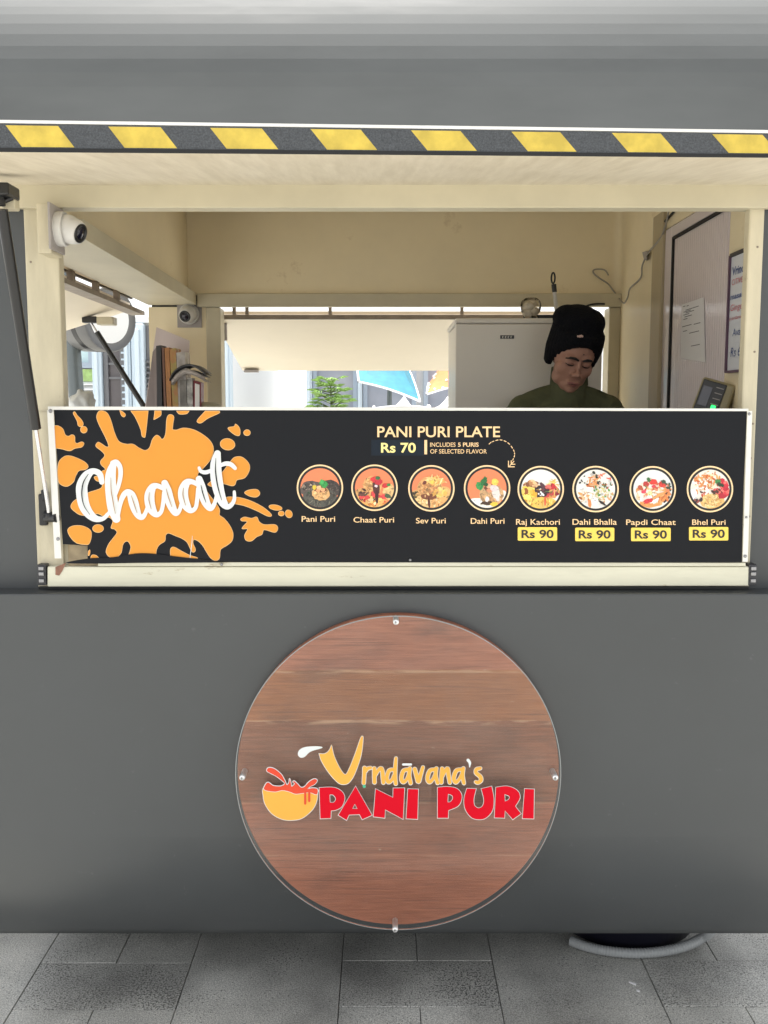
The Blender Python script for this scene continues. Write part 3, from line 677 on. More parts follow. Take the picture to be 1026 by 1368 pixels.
chaat = [
 [(136, 644, 7), (133, 633, 8), (124, 629.5, 8), (115.5, 636, 12.5), (109.7, 648, 15), (109.5, 660, 15.5), (112, 674, 15), (118, 685, 13), (127, 692.5, 9.5), (137, 693, 6), (144, 687, 5), (150, 679, 4)],
 [(152, 619, 8), (149, 628, 12), (147.5, 640, 14.5), (148.5, 660, 15), (151.5, 680, 15), (155.5, 693, 11)],
 [(151, 619, 8), (155.5, 617.5, 7), (160.3, 624, 6.5), (161, 635, 6), (158.5, 648, 5.5), (154, 661, 5)],
 [(157, 690, 6), (160, 675, 6), (164.5, 662.5, 7), (170, 657.5, 8), (175, 661, 11), (178, 670, 13), (181, 680, 12), (185, 688.5, 9), (190, 691, 7), (194, 686, 5.5), (197, 678, 5)],
 [(217, 652, 6), (210, 649, 7), (204, 651, 10), (200, 660, 13), (200, 671, 13.5), (203, 681, 12), (209, 687.5, 7.5), (215, 684, 5.5), (218, 672, 5.5), (219, 658, 5)],
 [(220, 645.5, 9), (223, 655, 12), (226, 667, 12.5), (230, 678, 11), (235, 685.5, 8), (240, 681, 5.5), (243, 671, 5)],
 [(263, 646.5, 6), (256, 643.5, 7), (249.5, 645, 10), (245, 654, 13), (245, 665, 13.5), (248.5, 675, 12), (254.5, 682, 7.5), (261, 678.5, 5.5), (263.5, 667, 5.5), (264.5, 653, 5)],
 [(266, 640, 9), (268.5, 650, 12), (271.5, 661, 12.5), (275.5, 672, 11), (281, 679, 8), (286, 674, 5.5), (289, 664, 5)],
 [(290.5, 606, 9), (288.5, 618, 14), (288.5, 632, 15.5), (290.5, 647, 15.5), (293.5, 660, 14), (297.5, 670.5, 12), (303, 676.5, 8.5), (309, 674.5, 6), (313, 667, 5), (313, 657, 4)],
 [(266, 625, 4), (268.5, 629.5, 5), (275, 631, 5.5), (283, 628, 5), (294, 622, 5), (302, 619.3, 6), (309, 620.8, 6), (314, 625.5, 5)]]
mb = MB()
for i, s_ in enumerate(chaat): mb.stroke(s_, bp, .0022+.0004*i)
slits = [(1, [(118, 633.5, .6), (112, 643, 1.5), (109.5, 654, 1.6), (109.8, 666, 1.4), (113, 677, 1), (120, 687.5, .5)]),
 (0, [(148, 638, .5), (148.5, 655, 1.1), (151, 670, 1.2), (154, 686, .6)]), (0, [(175.5, 662, .6), (179, 673, 1.2), (183, 685, .6)]),
 (0, [(199.5, 658, .6), (199, 668, 1.2), (202, 680, .6)]), (0, [(222, 653, .6), (225, 664, 1.2), (229.5, 677, .6)]),
 (0, [(245, 652, .6), (244.5, 662, 1.2), (248, 675, .6)]), (1, [(268.5, 648, .6), (271, 659, 1.3), (275, 671, .6)]),
 (1, [(288.3, 612, .5), (288, 630, 1.5), (291, 650, 1.5), (296, 668, .6)])]
for k, s_ in slits: mb.cur = k+1; mb.stroke(s_, bp, .0068)
mb.build('word_lettering', [M['white'], M['slit'], M['banner']], mroot)
mb = MB(); mb.stroke([(257, 716, .5), (256, 728, .9), (253.8, 745, .8)], bp, .002); mb.build('scratch', M['white'], mroot)

def txt(name, m, *a, lift=.0012, **k):
    mb = MB(); addtext(mb, bp, lift, *a, **k); return mb.build(name, m, mroot)
txt('title_lettering', M['peach'], 'PANI PURI PLATE', 504, 668, 569.6, 584, offset=.014)
MB().fill([[(496, 587.5), (566, 587.5), (566, 608.5), (496, 608.5)]], bp, L_).build('print_patch', M['patch'], mroot)
txt('price_lettering', M['pyel'], 'Rs 70', 509, 555.5, 591.5, 604.7, offset=.024, lift=.0016)
MB().fill([[(566.9, 587.8), (570.6, 587.8), (570.6, 607), (566.9, 607)]], bp, .0014).build('divider', M['peach'], mroot)
txt('small_lettering', M['peach'], 'INCLUDES', 574.7, 608.5, 591.2, 596.8, offset=.004)
txt('small_lettering', M['peach'], '5 PURIS', 611.8, 639.4, 591.2, 596.8, offset=.02)
txt('small_lettering', M['peach'], 'OF SELECTED FLAVOR', 574.7, 650.4, 600.2, 605.8, offset=.004)
mb = MB()
arc = catmull([(653.4, 593.2, 1), (657.5, 590.2, 1), (668, 587.6, 1), (678.5, 591.5, 1), (686, 601, 1), (687.4, 608.5, 1), (684.3, 616, 1)], False, 8)
i = 0
while i+2 < len(arc):
    a, b = arc[i], arc[i+2]; mb.stroke([(a[0], a[1], 1.1), (b[0], b[1], 1.1)], bp, .0012, n=1, dl=0); i += 4
for q in ([(679.3, 615.5), (679.3, 623.6), (687.5, 623.6)], [(683, 615), (683, 620.2), (688.4, 620.2)]):
    mb.fill([[(q[0][0]-.6, q[0][1]), (q[0][0]+.6, q[0][1]), (q[1][0]+.6, q[1][1]-.6), (q[2][0], q[2][1]-.6), (q[2][0], q[2][1]+.6), (q[1][0]-.6, q[1][1]+.6)]], bp, .0012)
mb.fill([[(680, 622.5), (686.5, 615.6), (687.3, 616.3), (680.8, 623.2)]], bp, .0018)
mb.build('dashed_arrow', M['peach'], mroot)
names = [('Pani Puri', 403, 447.7, 689.5, 697), ('Chaat Puri', 472.3, 526.5, 690.8, 698), ('Sev Puri', 555.7, 595.5, 691.9, 699.2), ('Dahi Puri', 628.9, 674, 692.2, 699.7), ('Raj Kachori', 689.4, 748, 693.4, 701), ('Dahi Bhalla', 764.8, 824, 693.4, 701), ('Papdi Chaat', 836.5, 902.8, 694, 701.2), ('Bhel Puri', 924.7, 969.3, 694, 701.2)]
for s_, a, b, c_, d_ in names: txt('dish_name', M['peach'], s_, a, b, c_, d_, offset=.008)
for (x0, x1, y0, y1), (a, b) in (((691.7, 744.3, 704.3, 722.3), (696.7, 739.6)), ((768.4, 820.7, 704.9, 722.9), (773.1, 815.7)), ((843, 896, 705, 722.9), (848, 891)), ((920.5, 973, 704, 722), (925.4, 968.3))):
    r = 1.6
    q = [Vector((cx+r*math.cos(t), cy+r*math.sin(t))) for cx, cy, t0 in ((x1-r, y1-r, 0), (x0+r, y1-r, 90), (x0+r, y0+r, 180), (x1-r, y0+r, 270)) for t in [R(t0+k*18) for k in range(6)]]
    o = MB().fill([q], bp, .001).build('price_label', M['yellow'], mroot)
    mb = MB(); addtext(mb, bp, .0018, 'Rs 90', a, b, y0+3.5, y0+14.6, offset=.022); mb.build('lettering', M['ink'], o)

# printed dish pictures: flat patches of colour inside each ring
def blobp(cx, cy, rx, ry, rot, rnd, jag=.15, n=14):
    o = []; c, s_ = math.cos(rot), math.sin(rot)
    for k in range(n):
        a = 2*math.pi*k/n; j = 1+rnd.uniform(-jag, jag); x, y = rx*j*math.cos(a), ry*j*math.sin(a)
        X, Y = cx+x*c-y*s_, cy+x*s_+y*c
        r = math.hypot(X, Y)
        if r > .985: X *= .985/r; Y *= .985/r
        o.append((X, Y))
    return o
def picture(cx, cy, bg, shapes, seed):
    rnd = random.Random(seed); rr = 26.4
    mp = lambda x, y, l: bp(cx+x*rr, cy-y*rr, l)
    mb = MB()
    def ringf(r0, r1, col, l):
        mb.c = col; n = 56
        vs = [mp(r/26.4*math.cos(2*math.pi*k/n), r/26.4*math.sin(2*math.pi*k/n), l) for r in (r0, r1) for k in range(n)]
        mb.add(vs, [(k, (k+1) % n, n+(k+1) % n, n+k) for k in range(n)])
    ringf(29.0, 31.0, lin((248, 214, 165)), .0012); ringf(26.0, 29.0, (.006, .005, .005), .0010)
    mb.c = lin(bg); mb.fill([circ(0, 0, 1, 48)], mp, .0008)
    l = .0010
    for s_ in shapes:
        kind = s_[0]
        if kind == 'e':
            _, x, y, rx, ry, rot, col = s_[:7]; jag = s_[7] if len(s_) > 7 else .08
            mb.c = lin(col); mb.fill([blobp(x, y, rx, ry, rot, rnd, jag, 22)], mp, l); l += .00002
            for k in range(int(150*rx*ry)+5):
                a = rnd.uniform(0, 6.283); q = math.sqrt(rnd.random())*.86; ex_, ey_ = rx*q*math.cos(a), ry*q*math.sin(a)
                px_, py_ = x+ex_*math.cos(rot)-ey_*math.sin(rot), y+ex_*math.sin(rot)+ey_*math.cos(rot)
                if math.hypot(px_, py_) > .94: continue
                f = rnd.uniform(.66, 1.16); z = min(rx, ry)*rnd.uniform(.10, .30)
                mb.c = lin(tuple(min(255, v*f) for v in col)); mb.fill([blobp(px_, py_, z, z*rnd.uniform(.4, .9), rnd.uniform(0, 3.14), rnd, .3, 8)], mp, l); l += .000004
        elif kind == 's':      # scatter: count, centre, spread, size, colours, thinness
            _, n, x, y, sx, sy, sz, cols, thin = s_
            for k in range(n):
                a = rnd.uniform(0, 6.283); q = math.sqrt(rnd.random())
                px_, py_ = x+sx*q*math.cos(a), y+sy*q*math.sin(a)
                if math.hypot(px_, py_) > .95: continue
                c0 = cols[rnd.randrange(len(cols))]; f = rnd.uniform(.85, 1.1); z = sz*rnd.uniform(.6, 1.4)
                mb.c = lin(tuple(min(255, v*f) for v in c0))
                mb.fill([blobp(px_, py_, z, z*thin, rnd.uniform(0, 3.14), rnd, .25, 8)], mp, l); l += .000006
    mb.build('dish_picture', M['photo'], mroot)
OR, WH = (238, 132, 88), (236, 234, 228)
tan, dtan, brn, red_, grn, yel = (226, 178, 120), (190, 132, 78), (70, 38, 26), (205, 45, 50), (60, 130, 60), (240, 205, 90)
picture(427.4, 651.6, OR, [('e', -.5, -.05, .55, .4, .25, (92, 80, 74), .1), ('e', .55, -.05, .52, .42, -.2, (66, 56, 52), .1), ('e', 0, -.5, .86, .5, 0, (84, 82, 74), .05), ('s', 40, -.5, .05, .4, .25, .06, [(140, 125, 112), (60, 52, 48), (170, 150, 130)], .5), ('s', 30, .6, -.02, .35, .28, .05, [(105, 92, 84), (50, 42, 40)], .5), ('s', 22, 0, -.72, .7, .2, .16, [(112, 108, 94), (60, 58, 54)], .15), ('s', 16, .1, -.3, .7, .2, .07, [(50, 75, 45), (60, 50, 42)], .6), ('e', .05, -.28, .45, .36, 0, (222, 172, 112), .06), ('s', 16, .05, -.36, .36, .22, .09, [(240, 196, 140), (200, 146, 90)], .4), ('e', .02, -.08, .33, .16, 0, (120, 60, 36), .1), ('e', -.05, -.0, .12, .11, 0, (240, 190, 140)), ('e', .14, -.1, .12, .1, 0, (232, 170, 120)), ('e', -.1, -.15, .11, .1, 0, (225, 160, 110)), ('e', -.28, .02, .1, .12, 0, (226, 196, 60)), ('e', .2, .2, .22, .17, -.6, (48, 150, 70), .2), ('e', .1, .3, .1, .12, .3, (70, 175, 90), .2)], 1)
picture(500.3, 651.6, OR, [('e', -.1, .1, .48, .5, 0, (222, 166, 104), .04), ('e', .75, -.2, .32, .4, 0, (232, 190, 130)), ('e', -.65, -.3, .35, .3, 0, (214, 160, 100)), ('e', -.2, -.75, .9, .35, 0, (240, 170, 90), .1), ('s', 26, -.15, .1, .38, .4, .06, [(238, 190, 130), (200, 140, 82)], .6), ('s', 24, -.1, -.55, .8, .25, .13, [red_, (225, 70, 70), (190, 30, 40), (60, 60, 40)], .8), ('s', 20, .1, -.78, .6, .2, .14, [(246, 190, 110), (250, 215, 160), (225, 140, 70)], .5), ('s', 12, -.55, -.25, .25, .2, .1, [brn, (60, 80, 50), (100, 60, 50)], .6), ('e', .08, .02, .2, .4, .1, (84, 36, 34), .15), ('e', .12, -.45, .09, .35, 0, (60, 20, 22), .1), ('e', 0, .42, .2, .16, 0, (215, 50, 55), .15), ('e', .2, .3, .2, .16, 0, (190, 40, 55), .15), ('e', .16, .5, .13, .09, 0, (50, 110, 60), .2), ('e', .08, .08, .08, .06, 0, (235, 215, 220), .3), ('e', .55, .12, .18, .12, 0, red_, .2), ('e', .72, .15, .1, .08, 0, grn, .2), ('e', .68, -.42, .18, .1, -.3, (70, 90, 60), .2)], 2)
picture(576.3, 652.4, OR, [('e', .55, -.3, .5, .42, 0, (226, 178, 112), .06), ('e', -.7, -.35, .35, .3, 0, (206, 160, 100), .1), ('e', -.5, -.75, .6, .4, 0, (232, 190, 130), .08), ('e', .5, -.78, .55, .36, 0, (230, 170, 105), .08), ('s', 30, 0, -.72, .85, .28, .08, [(245, 205, 140), (205, 150, 90), (250, 220, 170)], .5), ('s', 10, -.75, -.3, .2, .2, .08, [(60, 50, 30), (90, 80, 40)], .5), ('e', -.1, .02, .62, .58, 0, (214, 158, 100), .03), ('e', -.12, -.42, .42, .16, 0, (120, 66, 40), .1), ('e', -.12, -.72, .06, .28, .1, (90, 40, 26), .1), ('s', 40, -.12, .0, .5, .45, .08, [(232, 180, 120), (190, 130, 78), (210, 140, 90)], .5), ('e', -.3, .3, .16, .09, .4, (110, 50, 40), .2), ('s', 44, .2, .38, .42, .2, .16, [(248, 214, 150), (240, 190, 110), (226, 160, 80)], .18), ('e', .05, .32, .12, .1, 0, yel, .2), ('s', 18, .45, -.2, .35, .2, .12, [(246, 210, 130), (240, 180, 90), (235, 220, 120)], .6)], 3)
picture(650.7, 652.4, OR, [('e', -.6, -.75, .5, .25, .3, (240, 236, 232), .1), ('e', .1, -.85, .5, .2, 0, (244, 238, 225), .1), ('e', .8, -.35, .2, .25, 0, (240, 230, 220), .1), ('e', .22, -.32, .62, .52, 0, (206, 164, 118), .04), ('s', 36, .2, -.35, .5, .4, .07, [(226, 186, 140), (184, 138, 96), (214, 160, 110)], .7), ('e', .02, -.75, .35, .1, 0, (70, 45, 30), .15), ('e', .45, -.2, .2, .4, .3, (226, 216, 210), .2), ('e', .0, -.55, .1, .13, 0, (238, 236, 236), .2), ('e', .15, .02, .3, .18, 0, (110, 60, 40), .12), ('e', .1, .12, .14, .12, 0, (232, 180, 140)), ('e', .12, -.1, .15, .1, 0, (226, 150, 110)), ('e', .34, .0, .2, .15, -.4, (220, 205, 205), .1), ('e', .4, .32, .18, .17, 0, (244, 206, 90), .1), ('e', -.38, .12, .17, .22, .3, (56, 150, 78), .12), ('e', -.16, .34, .14, .26, -.5, (36, 110, 55), .2), ('e', -.06, .2, .12, .1, 0, (30, 80, 40), .2), ('e', .35, -.8, .2, .1, 0, (240, 200, 70), .2)], 4)
picture(722.4, 653.4, WH, [('e', .0, -.72, .8, .35, 0, (244, 196, 92), .06), ('e', -.5, -.15, .5, .34, 0, (226, 176, 96), .12), ('e', .5, -.12, .5, .35, 0, (222, 150, 90), .12), ('s', 26, -.45, .2, .42, .25, .12, [(226, 180, 130), (200, 140, 90), (150, 90, 60), (240, 200, 150)], .7), ('s', 26, -.58, -.22, .38, .28, .16, [(246, 208, 80), (250, 222, 110), (222, 168, 50), (160, 90, 40)], .7), ('s', 26, .65, .22, .3, .22, .13, [(250, 214, 110), (240, 190, 90)], .14), ('s', 26, .5, -.08, .42, .26, .13, [(190, 40, 50), (215, 70, 70), (150, 30, 45), (235, 120, 110)], .6), ('s', 22, .02, -.1, .3, .3, .12, [(58, 30, 40), (90, 50, 60), (40, 22, 28)], .6), ('s', 8, .03, -.28, .15, .12, .05, [(250, 250, 250)], .7), ('s', 14, 0, -.74, .7, .2, .18, [(250, 214, 120), (235, 170, 70)], .3), ('e', .22, -.6, .05, .25, 0, (215, 90, 60), .1), ('s', 8, .6, -.1, .3, .1, .14, [(230, 190, 110), (80, 110, 60)], .15)], 5)
picture(795.7, 653.4, (232, 229, 222), [('s', 26, 0, 0, .9, .9, .12, [(242, 240, 236), (215, 210, 205)], .7), ('s', 46, -.1, .38, .36, .3, .12, [(226, 150, 90), (240, 190, 140), (200, 110, 60), (245, 220, 190)], .3), ('s', 40, .45, -.28, .45, .36, .11, [(238, 210, 170), (226, 160, 110), (250, 240, 225), (200, 190, 120)], .35), ('s', 36, -.5, -.4, .4, .26, .11, [(214, 150, 90), (236, 190, 140), (170, 100, 50), (250, 235, 220)], .45), ('s', 12, .5, .62, .5, .18, .1, [(225, 90, 70), (235, 150, 120)], .3), ('s', 14, -.3, .3, .6, .6, .07, [(30, 36, 24), (60, 60, 50)], .7), ('s', 10, .3, -.2, .6, .4, .06, [(80, 140, 70)], .7), ('e', .33, -.7, .24, .06, -.6, (40, 30, 28), .2), ('e', -.3, -.72, .08, .22, .1, (226, 140, 80), .1), ('s', 12, .6, .2, .25, .14, .08, [(190, 90, 60), (60, 90, 50)], .4), ('e', -.05, -.62, .18, .2, 0, (244, 242, 238), .1)], 6)
picture(872.1, 653.7, (228, 230, 226), [('e', 0, -.3, .9, .4, 0, (240, 200, 160), .1), ('e', -.1, -.68, .62, .24, .1, (232, 150, 84), .1), ('s', 30, 0, -.25, .85, .4, .2, [(236, 160, 96), (226, 140, 80), (245, 190, 130), (240, 225, 215)], .5), ('s', 14, .5, -.45, .4, .16, .2, [(226, 130, 70), (240, 170, 110), (90, 50, 36)], .3), ('s', 10, -.2, -.45, .5, .2, .18, [(250, 245, 242), (245, 230, 225)], .5), ('e', -.25, -.58, .26, .12, .2, (210, 50, 60), .2), ('s', 12, -.2, .15, .5, .3, .14, [(240, 220, 200), (226, 150, 100), (190, 90, 60)], .6), ('e', .02, .38, .2, .15, 0, (220, 60, 50), .15), ('e', -.34, .26, .17, .13, 0, (190, 60, 56), .15), ('e', .48, .25, .2, .16, 0, (210, 60, 50), .15), ('e', -.2, .48, .1, .12, .4, (60, 110, 60), .2), ('e', .55, .38, .14, .09, -.3, (60, 80, 60), .2), ('s', 10, -.1, .0, .4, .2, .1, [(215, 70, 80), (120, 110, 60), (245, 240, 230)], .7), ('e', -.15, -.2, .13, .12, 0, (226, 220, 160), .1), ('e', -.45, -.12, .13, .09, .3, (226, 70, 90), .2), ('e', .3, -.32, .4, .08, .5, (90, 56, 40), .2), ('e', .32, -.3, .38, .08, .5, (238, 160, 96), .2), ('s', 10, .75, .12, .18, .18, .09, [(70, 80, 60), (226, 130, 90)], .6)], 7)
picture(948.5, 653.4, (236, 228, 214), [('s', 70, -.2, .45, .7, .45, .13, [(226, 130, 66), (240, 170, 100), (250, 220, 180), (200, 100, 50)], .28), ('s', 30, -.45, .1, .5, .4, .12, [(245, 236, 228), (226, 150, 90), (215, 110, 60)], .4), ('e', -.85, -.3, .2, .3, 0, (240, 240, 240), .1), ('s', 16, -.1, -.2, .4, .2, .09, [(80, 40, 30), (245, 240, 235), (215, 90, 60)], .5), ('e', .12, -.6, .62, .38, .1, (226, 182, 112), .06), ('s', 70, .12, -.6, .56, .32, .09, [(240, 204, 140), (214, 160, 90), (250, 220, 160)], .25), ('s', 34, .62, .02, .34, .42, .16, [(220, 60, 70), (200, 36, 56), (240, 110, 100)], .6), ('e', .4, .38, .16, .11, .3, (60, 130, 70), .2), ('e', .52, .22, .2, .1, -.3, (40, 60, 36), .2), ('s', 10, .35, -.1, .25, .15, .08, [(90, 50, 40), (60, 40, 36)], .6), ('s', 8, -.6, -.55, .2, .15, .09, [(150, 70, 60), (60, 40, 40)], .6)], 8)

# ------------------------------------------------------------------ round sign
SY = 2.395
wc = PY(532, 1032.5, SY); WR = .4105
ac = PY(532, 1036.5, 2.355); AR = .4080
sroot = thing('round_sign', 'round brown timber sign under clear acrylic with amber and red shop lettering', 'sign', (wc.x, LF, wc.z-.415))
mb = MB(); mb.lathe([(WR-.002, -.002), (WR, 0), (WR, .024), (WR-.0025, .027)], (wc.x, 2.423, wc.z), 'Y', 128)
for i in range(len(mb.f)): mb.smooth[i] = False
mb.build('timber_disc', M['wood'], sroot)
mb = MB(); mb.lathe([(AR, 0), (AR, .005)], (ac.x, 2.360, ac.z), 'Y', 128)
mb.cur = 1; n_ = 128
vs = [(ac.x+r*math.cos(2*math.pi*k/n_), y, ac.z+r*math.sin(2*math.pi*k/n_)) for r, y in ((AR-.0008, 2.3545), (AR+.0010, 2.3550), (AR+.0010, 2.3605)) for k in range(n_)]
mb.add(vs, [(i*n_+k, i*n_+(k+1) % n_, (i+1)*n_+(k+1) % n_, (i+1)*n_+k) for i in range(2) for k in range(n_)])
mb.build('acrylic_disc', [M['acrylic'], M['acedge']], sroot)
for x, y in ((529, 831), (323.5, 1039), (742, 1039), (528, 1242)):
    p = PY(x, y, 2.35)
    mb = MB().lathe([(.0072, -.048), (.0072, .004), (.0065, .0062), (.003, .0068), (0, .0068)], (p.x, 2.354, p.z), 'Y', 20)
    o = mb.build('standoff', mat('bright_standoff', (.8, .8, .8), .3, metal=.6) if 'so_m' not in M else M['so_m'], sroot); M['so_m'] = o.data.materials[0]
    MB().lathe([(.0028, 0), (.0028, .0012), (0, .0012)], (p.x-.001, 2.3472, p.z), 'Y', 12).build('bolt_head', M['steel'], o)
ap = lambda x, y, l=0: PY(x, y, 2.3545-l)
def plaque(name, m, polyss, lift=.0018, dep=.0018, edge=.7):
    """colour on top of a slightly larger white backing"""
    mb = MB()
    for ps in polyss:
        mb.cur = 1; mb.fill([grow(ps[0], edge)]+[grow(h, -edge) for h in ps[1:]], ap, lift-.0008, dep)
        mb.cur = 0; mb.fill(ps, ap, lift)
    return mb.build(name, [m, M['white']], sroot)
c = lambda *a: catmull(list(a), True, 6)
def P_(*a): return [Vector(v) for v in a]
bowl = plaque('bowl_emblem', M['amber'], [[c((353, 1052), (351.7, 1063.6), (354.6, 1075), (363.4, 1087), (377, 1094.4), (390.7, 1095.7), (404, 1092.8), (417, 1082), (422.8, 1071), (424.4, 1059.7), (424, 1055), (405, 1054), (375, 1052))]])
mb = MB()
liq = c((353.2, 1055), (354.6, 1048.5), (358.5, 1045.5), (365, 1049.8), (375, 1050.5), (380.5, 1047), (377, 1043), (369, 1037), (361.4, 1033), (356.6, 1030), (358.5, 1026), (366, 1027), (375, 1034), (380, 1042), (383, 1048.5), (386, 1046), (387, 1041), (388.5, 1046), (389.5, 1051), (394, 1047), (391.5, 1045), (393, 1043.6), (397, 1047), (402, 1052), (407, 1051), (413, 1044.5), (420, 1040.8), (423.6, 1043), (420, 1048), (414, 1051), (411, 1054), (418, 1053), (424, 1054.5), (423, 1061.4), (414, 1058.7), (404, 1059.7), (394.6, 1060.6), (386.8, 1057.7), (377, 1055.8), (367, 1057.7))
mb.cur = 1; mb.fill([grow(liq, .9)], lambda x, y, l=0: ap(x, y-.3, l), .0022); mb.cur = 0; mb.fill([liq], ap, .0032)
for x0, x1, y1 in ((406.3, 409, 1075.3), (411.7, 414.5, 1071.8)):
    mb.fill([[(x0, 1058), (x1, 1058), (x1, y1-1), ((x0+x1)/2, y1), (x0, y1-1)]], ap, .0036)
mb.build('splash_emblem', [M['coral'], M['white']], sroot)
plaque('white_drop', M['white'], [[c((430.6, 999), (423.8, 997), (408, 998), (400, 1002), (398, 1008), (401.4, 1012), (407, 1011), (415, 1004))]], edge=.1)
plaque('big_letter', M['amber'], [[catmull([(426.4, 1007, 'c'), (433.6, 1007), (439.4, 1003), (443, 995.3, 'c'), (446, 1009), (453, 1024.6), (460.9, 1034.7), (466.7, 1026.5), (474.5, 1007), (481.3, 987.5), (483.9, 983.6), (485, 987.5), (482.3, 1009), (474.5, 1032.4), (466.7, 1045), (458.9, 1048), (451, 1045), (439.4, 1032.4), (429.7, 1016.8)], True, 5)]])
hand = [
 [(487, 1026, 5), (486.6, 1036, 4.6), (486, 1046, 4.6)], [(488.5, 1030.5, 4), (491, 1027, 4.4), (495, 1025.8, 4.2)],
 [(500, 1026.5, 4.6), (500, 1036, 4.8), (500.3, 1045, 5)], [(501.5, 1036, 3.6), (505, 1029.5, 4.4), (509, 1026.5, 5), (511, 1031, 5), (511.6, 1039, 5), (512.2, 1045.5, 4.6)],
 [(525, 1028, 4.4), (519.5, 1030, 4.8), (516.8, 1039, 4.8), (519, 1045, 4.6), (523.5, 1042, 4), (526, 1036, 3.6)], [(529, 1013, 3.8), (528, 1026, 4.8), (527.8, 1038, 5), (528.7, 1047, 4.6)],
 [(545, 1028, 4.4), (539, 1030, 5), (536.2, 1039.5, 5), (538.6, 1045, 4.6), (543, 1041.5, 4), (545.8, 1035, 3.6)], [(547.5, 1026.5, 4.6), (546.6, 1036, 5), (548.6, 1046.2, 4.6)],
 [(554, 1027.5, 5), (556.4, 1036, 5.2), (559, 1044.5, 5), (562, 1035, 4.8), (565, 1025, 4)],
 [(580.2, 1028, 4.4), (574.2, 1030, 5), (571, 1039.5, 5), (573.6, 1045, 4.6), (578.2, 1041, 4), (581, 1034.5, 3.6)], [(582.9, 1026.5, 4.6), (582, 1036, 5), (584.6, 1046, 4.6)],
 [(590.6, 1027, 4.8), (590, 1036, 5), (589.6, 1045.4, 4.6)], [(591.5, 1037, 3.4), (594.4, 1030.5, 4.2), (598, 1026.5, 4.6), (599, 1034, 5), (600.8, 1045.6, 4.4)],
 [(615.3, 1028, 4.4), (609.3, 1030, 5), (606.2, 1039.8, 5), (608.8, 1045.2, 4.6), (613.4, 1041, 4), (616.6, 1034.5, 3.6)], [(619, 1026.5, 4.6), (617.8, 1036, 5), (619.8, 1046.2, 4.4)],
 [(641.5, 1026.4, 4.2), (636.5, 1028, 4.6), (636, 1032.5, 4.8), (641.5, 1037.5, 5), (642.6, 1042.5, 4.8), (638.5, 1045.5, 4.6), (635.6, 1044.6, 4)]]
mb = MB()
for k, s_ in enumerate(hand):
    mb.cur = 1; mb.stroke(s_, ap, .0012+.00004*k, n=6, extra=.75, dl=.0001, depth=.001); mb.cur = 0; mb.stroke(s_, ap, .0022+.00008*k, n=6, dl=.0002)
mb.cur = 1; mb.stroke([(538.6, 1021.3, 3), (549, 1021.3, 3)], ap, .002, n=1)
mb.stroke([(625.2, 1015.5, 4), (627.6, 1019, 3.6), (627.4, 1024.5, 1.5)], ap, .002, n=5)
mb.cur = 2; mb.fill([circ(486.6, 1050.6, 2.1, 20)], ap, .0045)
mb.build('name_lettering', [M['amber'], M['white'], M['green']], sroot)
Pq = [catmull([(426.7, 1052.3, 'c'), (445, 1051.9), (456, 1056.7), (460.5, 1065.5), (457, 1077), (449, 1082), (442.3, 1083, 'c'), (441.8, 1093, 'c'), (428, 1093.6, 'c')]), catmull([(440.4, 1061.6, 'c'), (445, 1062), (448.6, 1067), (446, 1071.8), (440.8, 1072, 'c')])]
Aq = [P_((475, 1050.3), (497, 1089), (483.9, 1094.8), (480.4, 1088), (466.3, 1088.5), (463, 1095.7), (452, 1089)), P_((474, 1074), (477.4, 1080.3), (470.8, 1080.5))]
Nq = [P_((501.8, 1054), (525, 1065.5), (525.4, 1053), (540.4, 1052.8), (538.4, 1094.4), (514.5, 1081.5), (514, 1092.8), (498.9, 1091))]
Iq = [P_((545, 1054), (558.8, 1054.4), (557.7, 1094.4), (542.7, 1093.6))]
P2 = [catmull([(584.6, 1052, 'c'), (598, 1051), (611, 1053.8), (617, 1063.6), (612.8, 1076), (599, 1082.7, 'c'), (598.6, 1092.8, 'c'), (584.6, 1092.8, 'c')]), catmull([(598.6, 1060.6, 'c'), (603.7, 1062.6), (605, 1066.5), (602, 1071), (598, 1071.8, 'c')])]
Uq = [catmull([(623.6, 1053.4, 'c'), (636, 1053.8, 'c'), (633, 1067.5), (634, 1076), (639.6, 1079.6), (645, 1076), (646.4, 1067.5), (643, 1053.8, 'c'), (656.7, 1050.5, 'c'), (659.6, 1067.5), (657.7, 1083), (649, 1092.8), (639, 1094.8), (629.4, 1091.8), (621.6, 1081), (620, 1067.5)])]
Rq = [catmull([(662.6, 1051.9, 'c'), (678, 1050.3), (690.8, 1055.8), (694.7, 1065.5), (688.3, 1077, 'c'), (696, 1087, 'c'), (685, 1094.8, 'c'), (674.6, 1083, 'c'), (674, 1092.8, 'c'), (660.6, 1092.4, 'c')]), catmull([(674, 1061, 'c'), (680, 1063.6), (680, 1067.5), (674.6, 1070.8, 'c')])]
I2 = [P_((701, 1053.8), (713.6, 1054.4), (713, 1093.8), (698, 1093.4))]
plaque('red_lettering', M['red'], [Pq, Aq, Nq, Iq]); plaque('red_lettering', M['red'], [P2, Uq, Rq, I2])

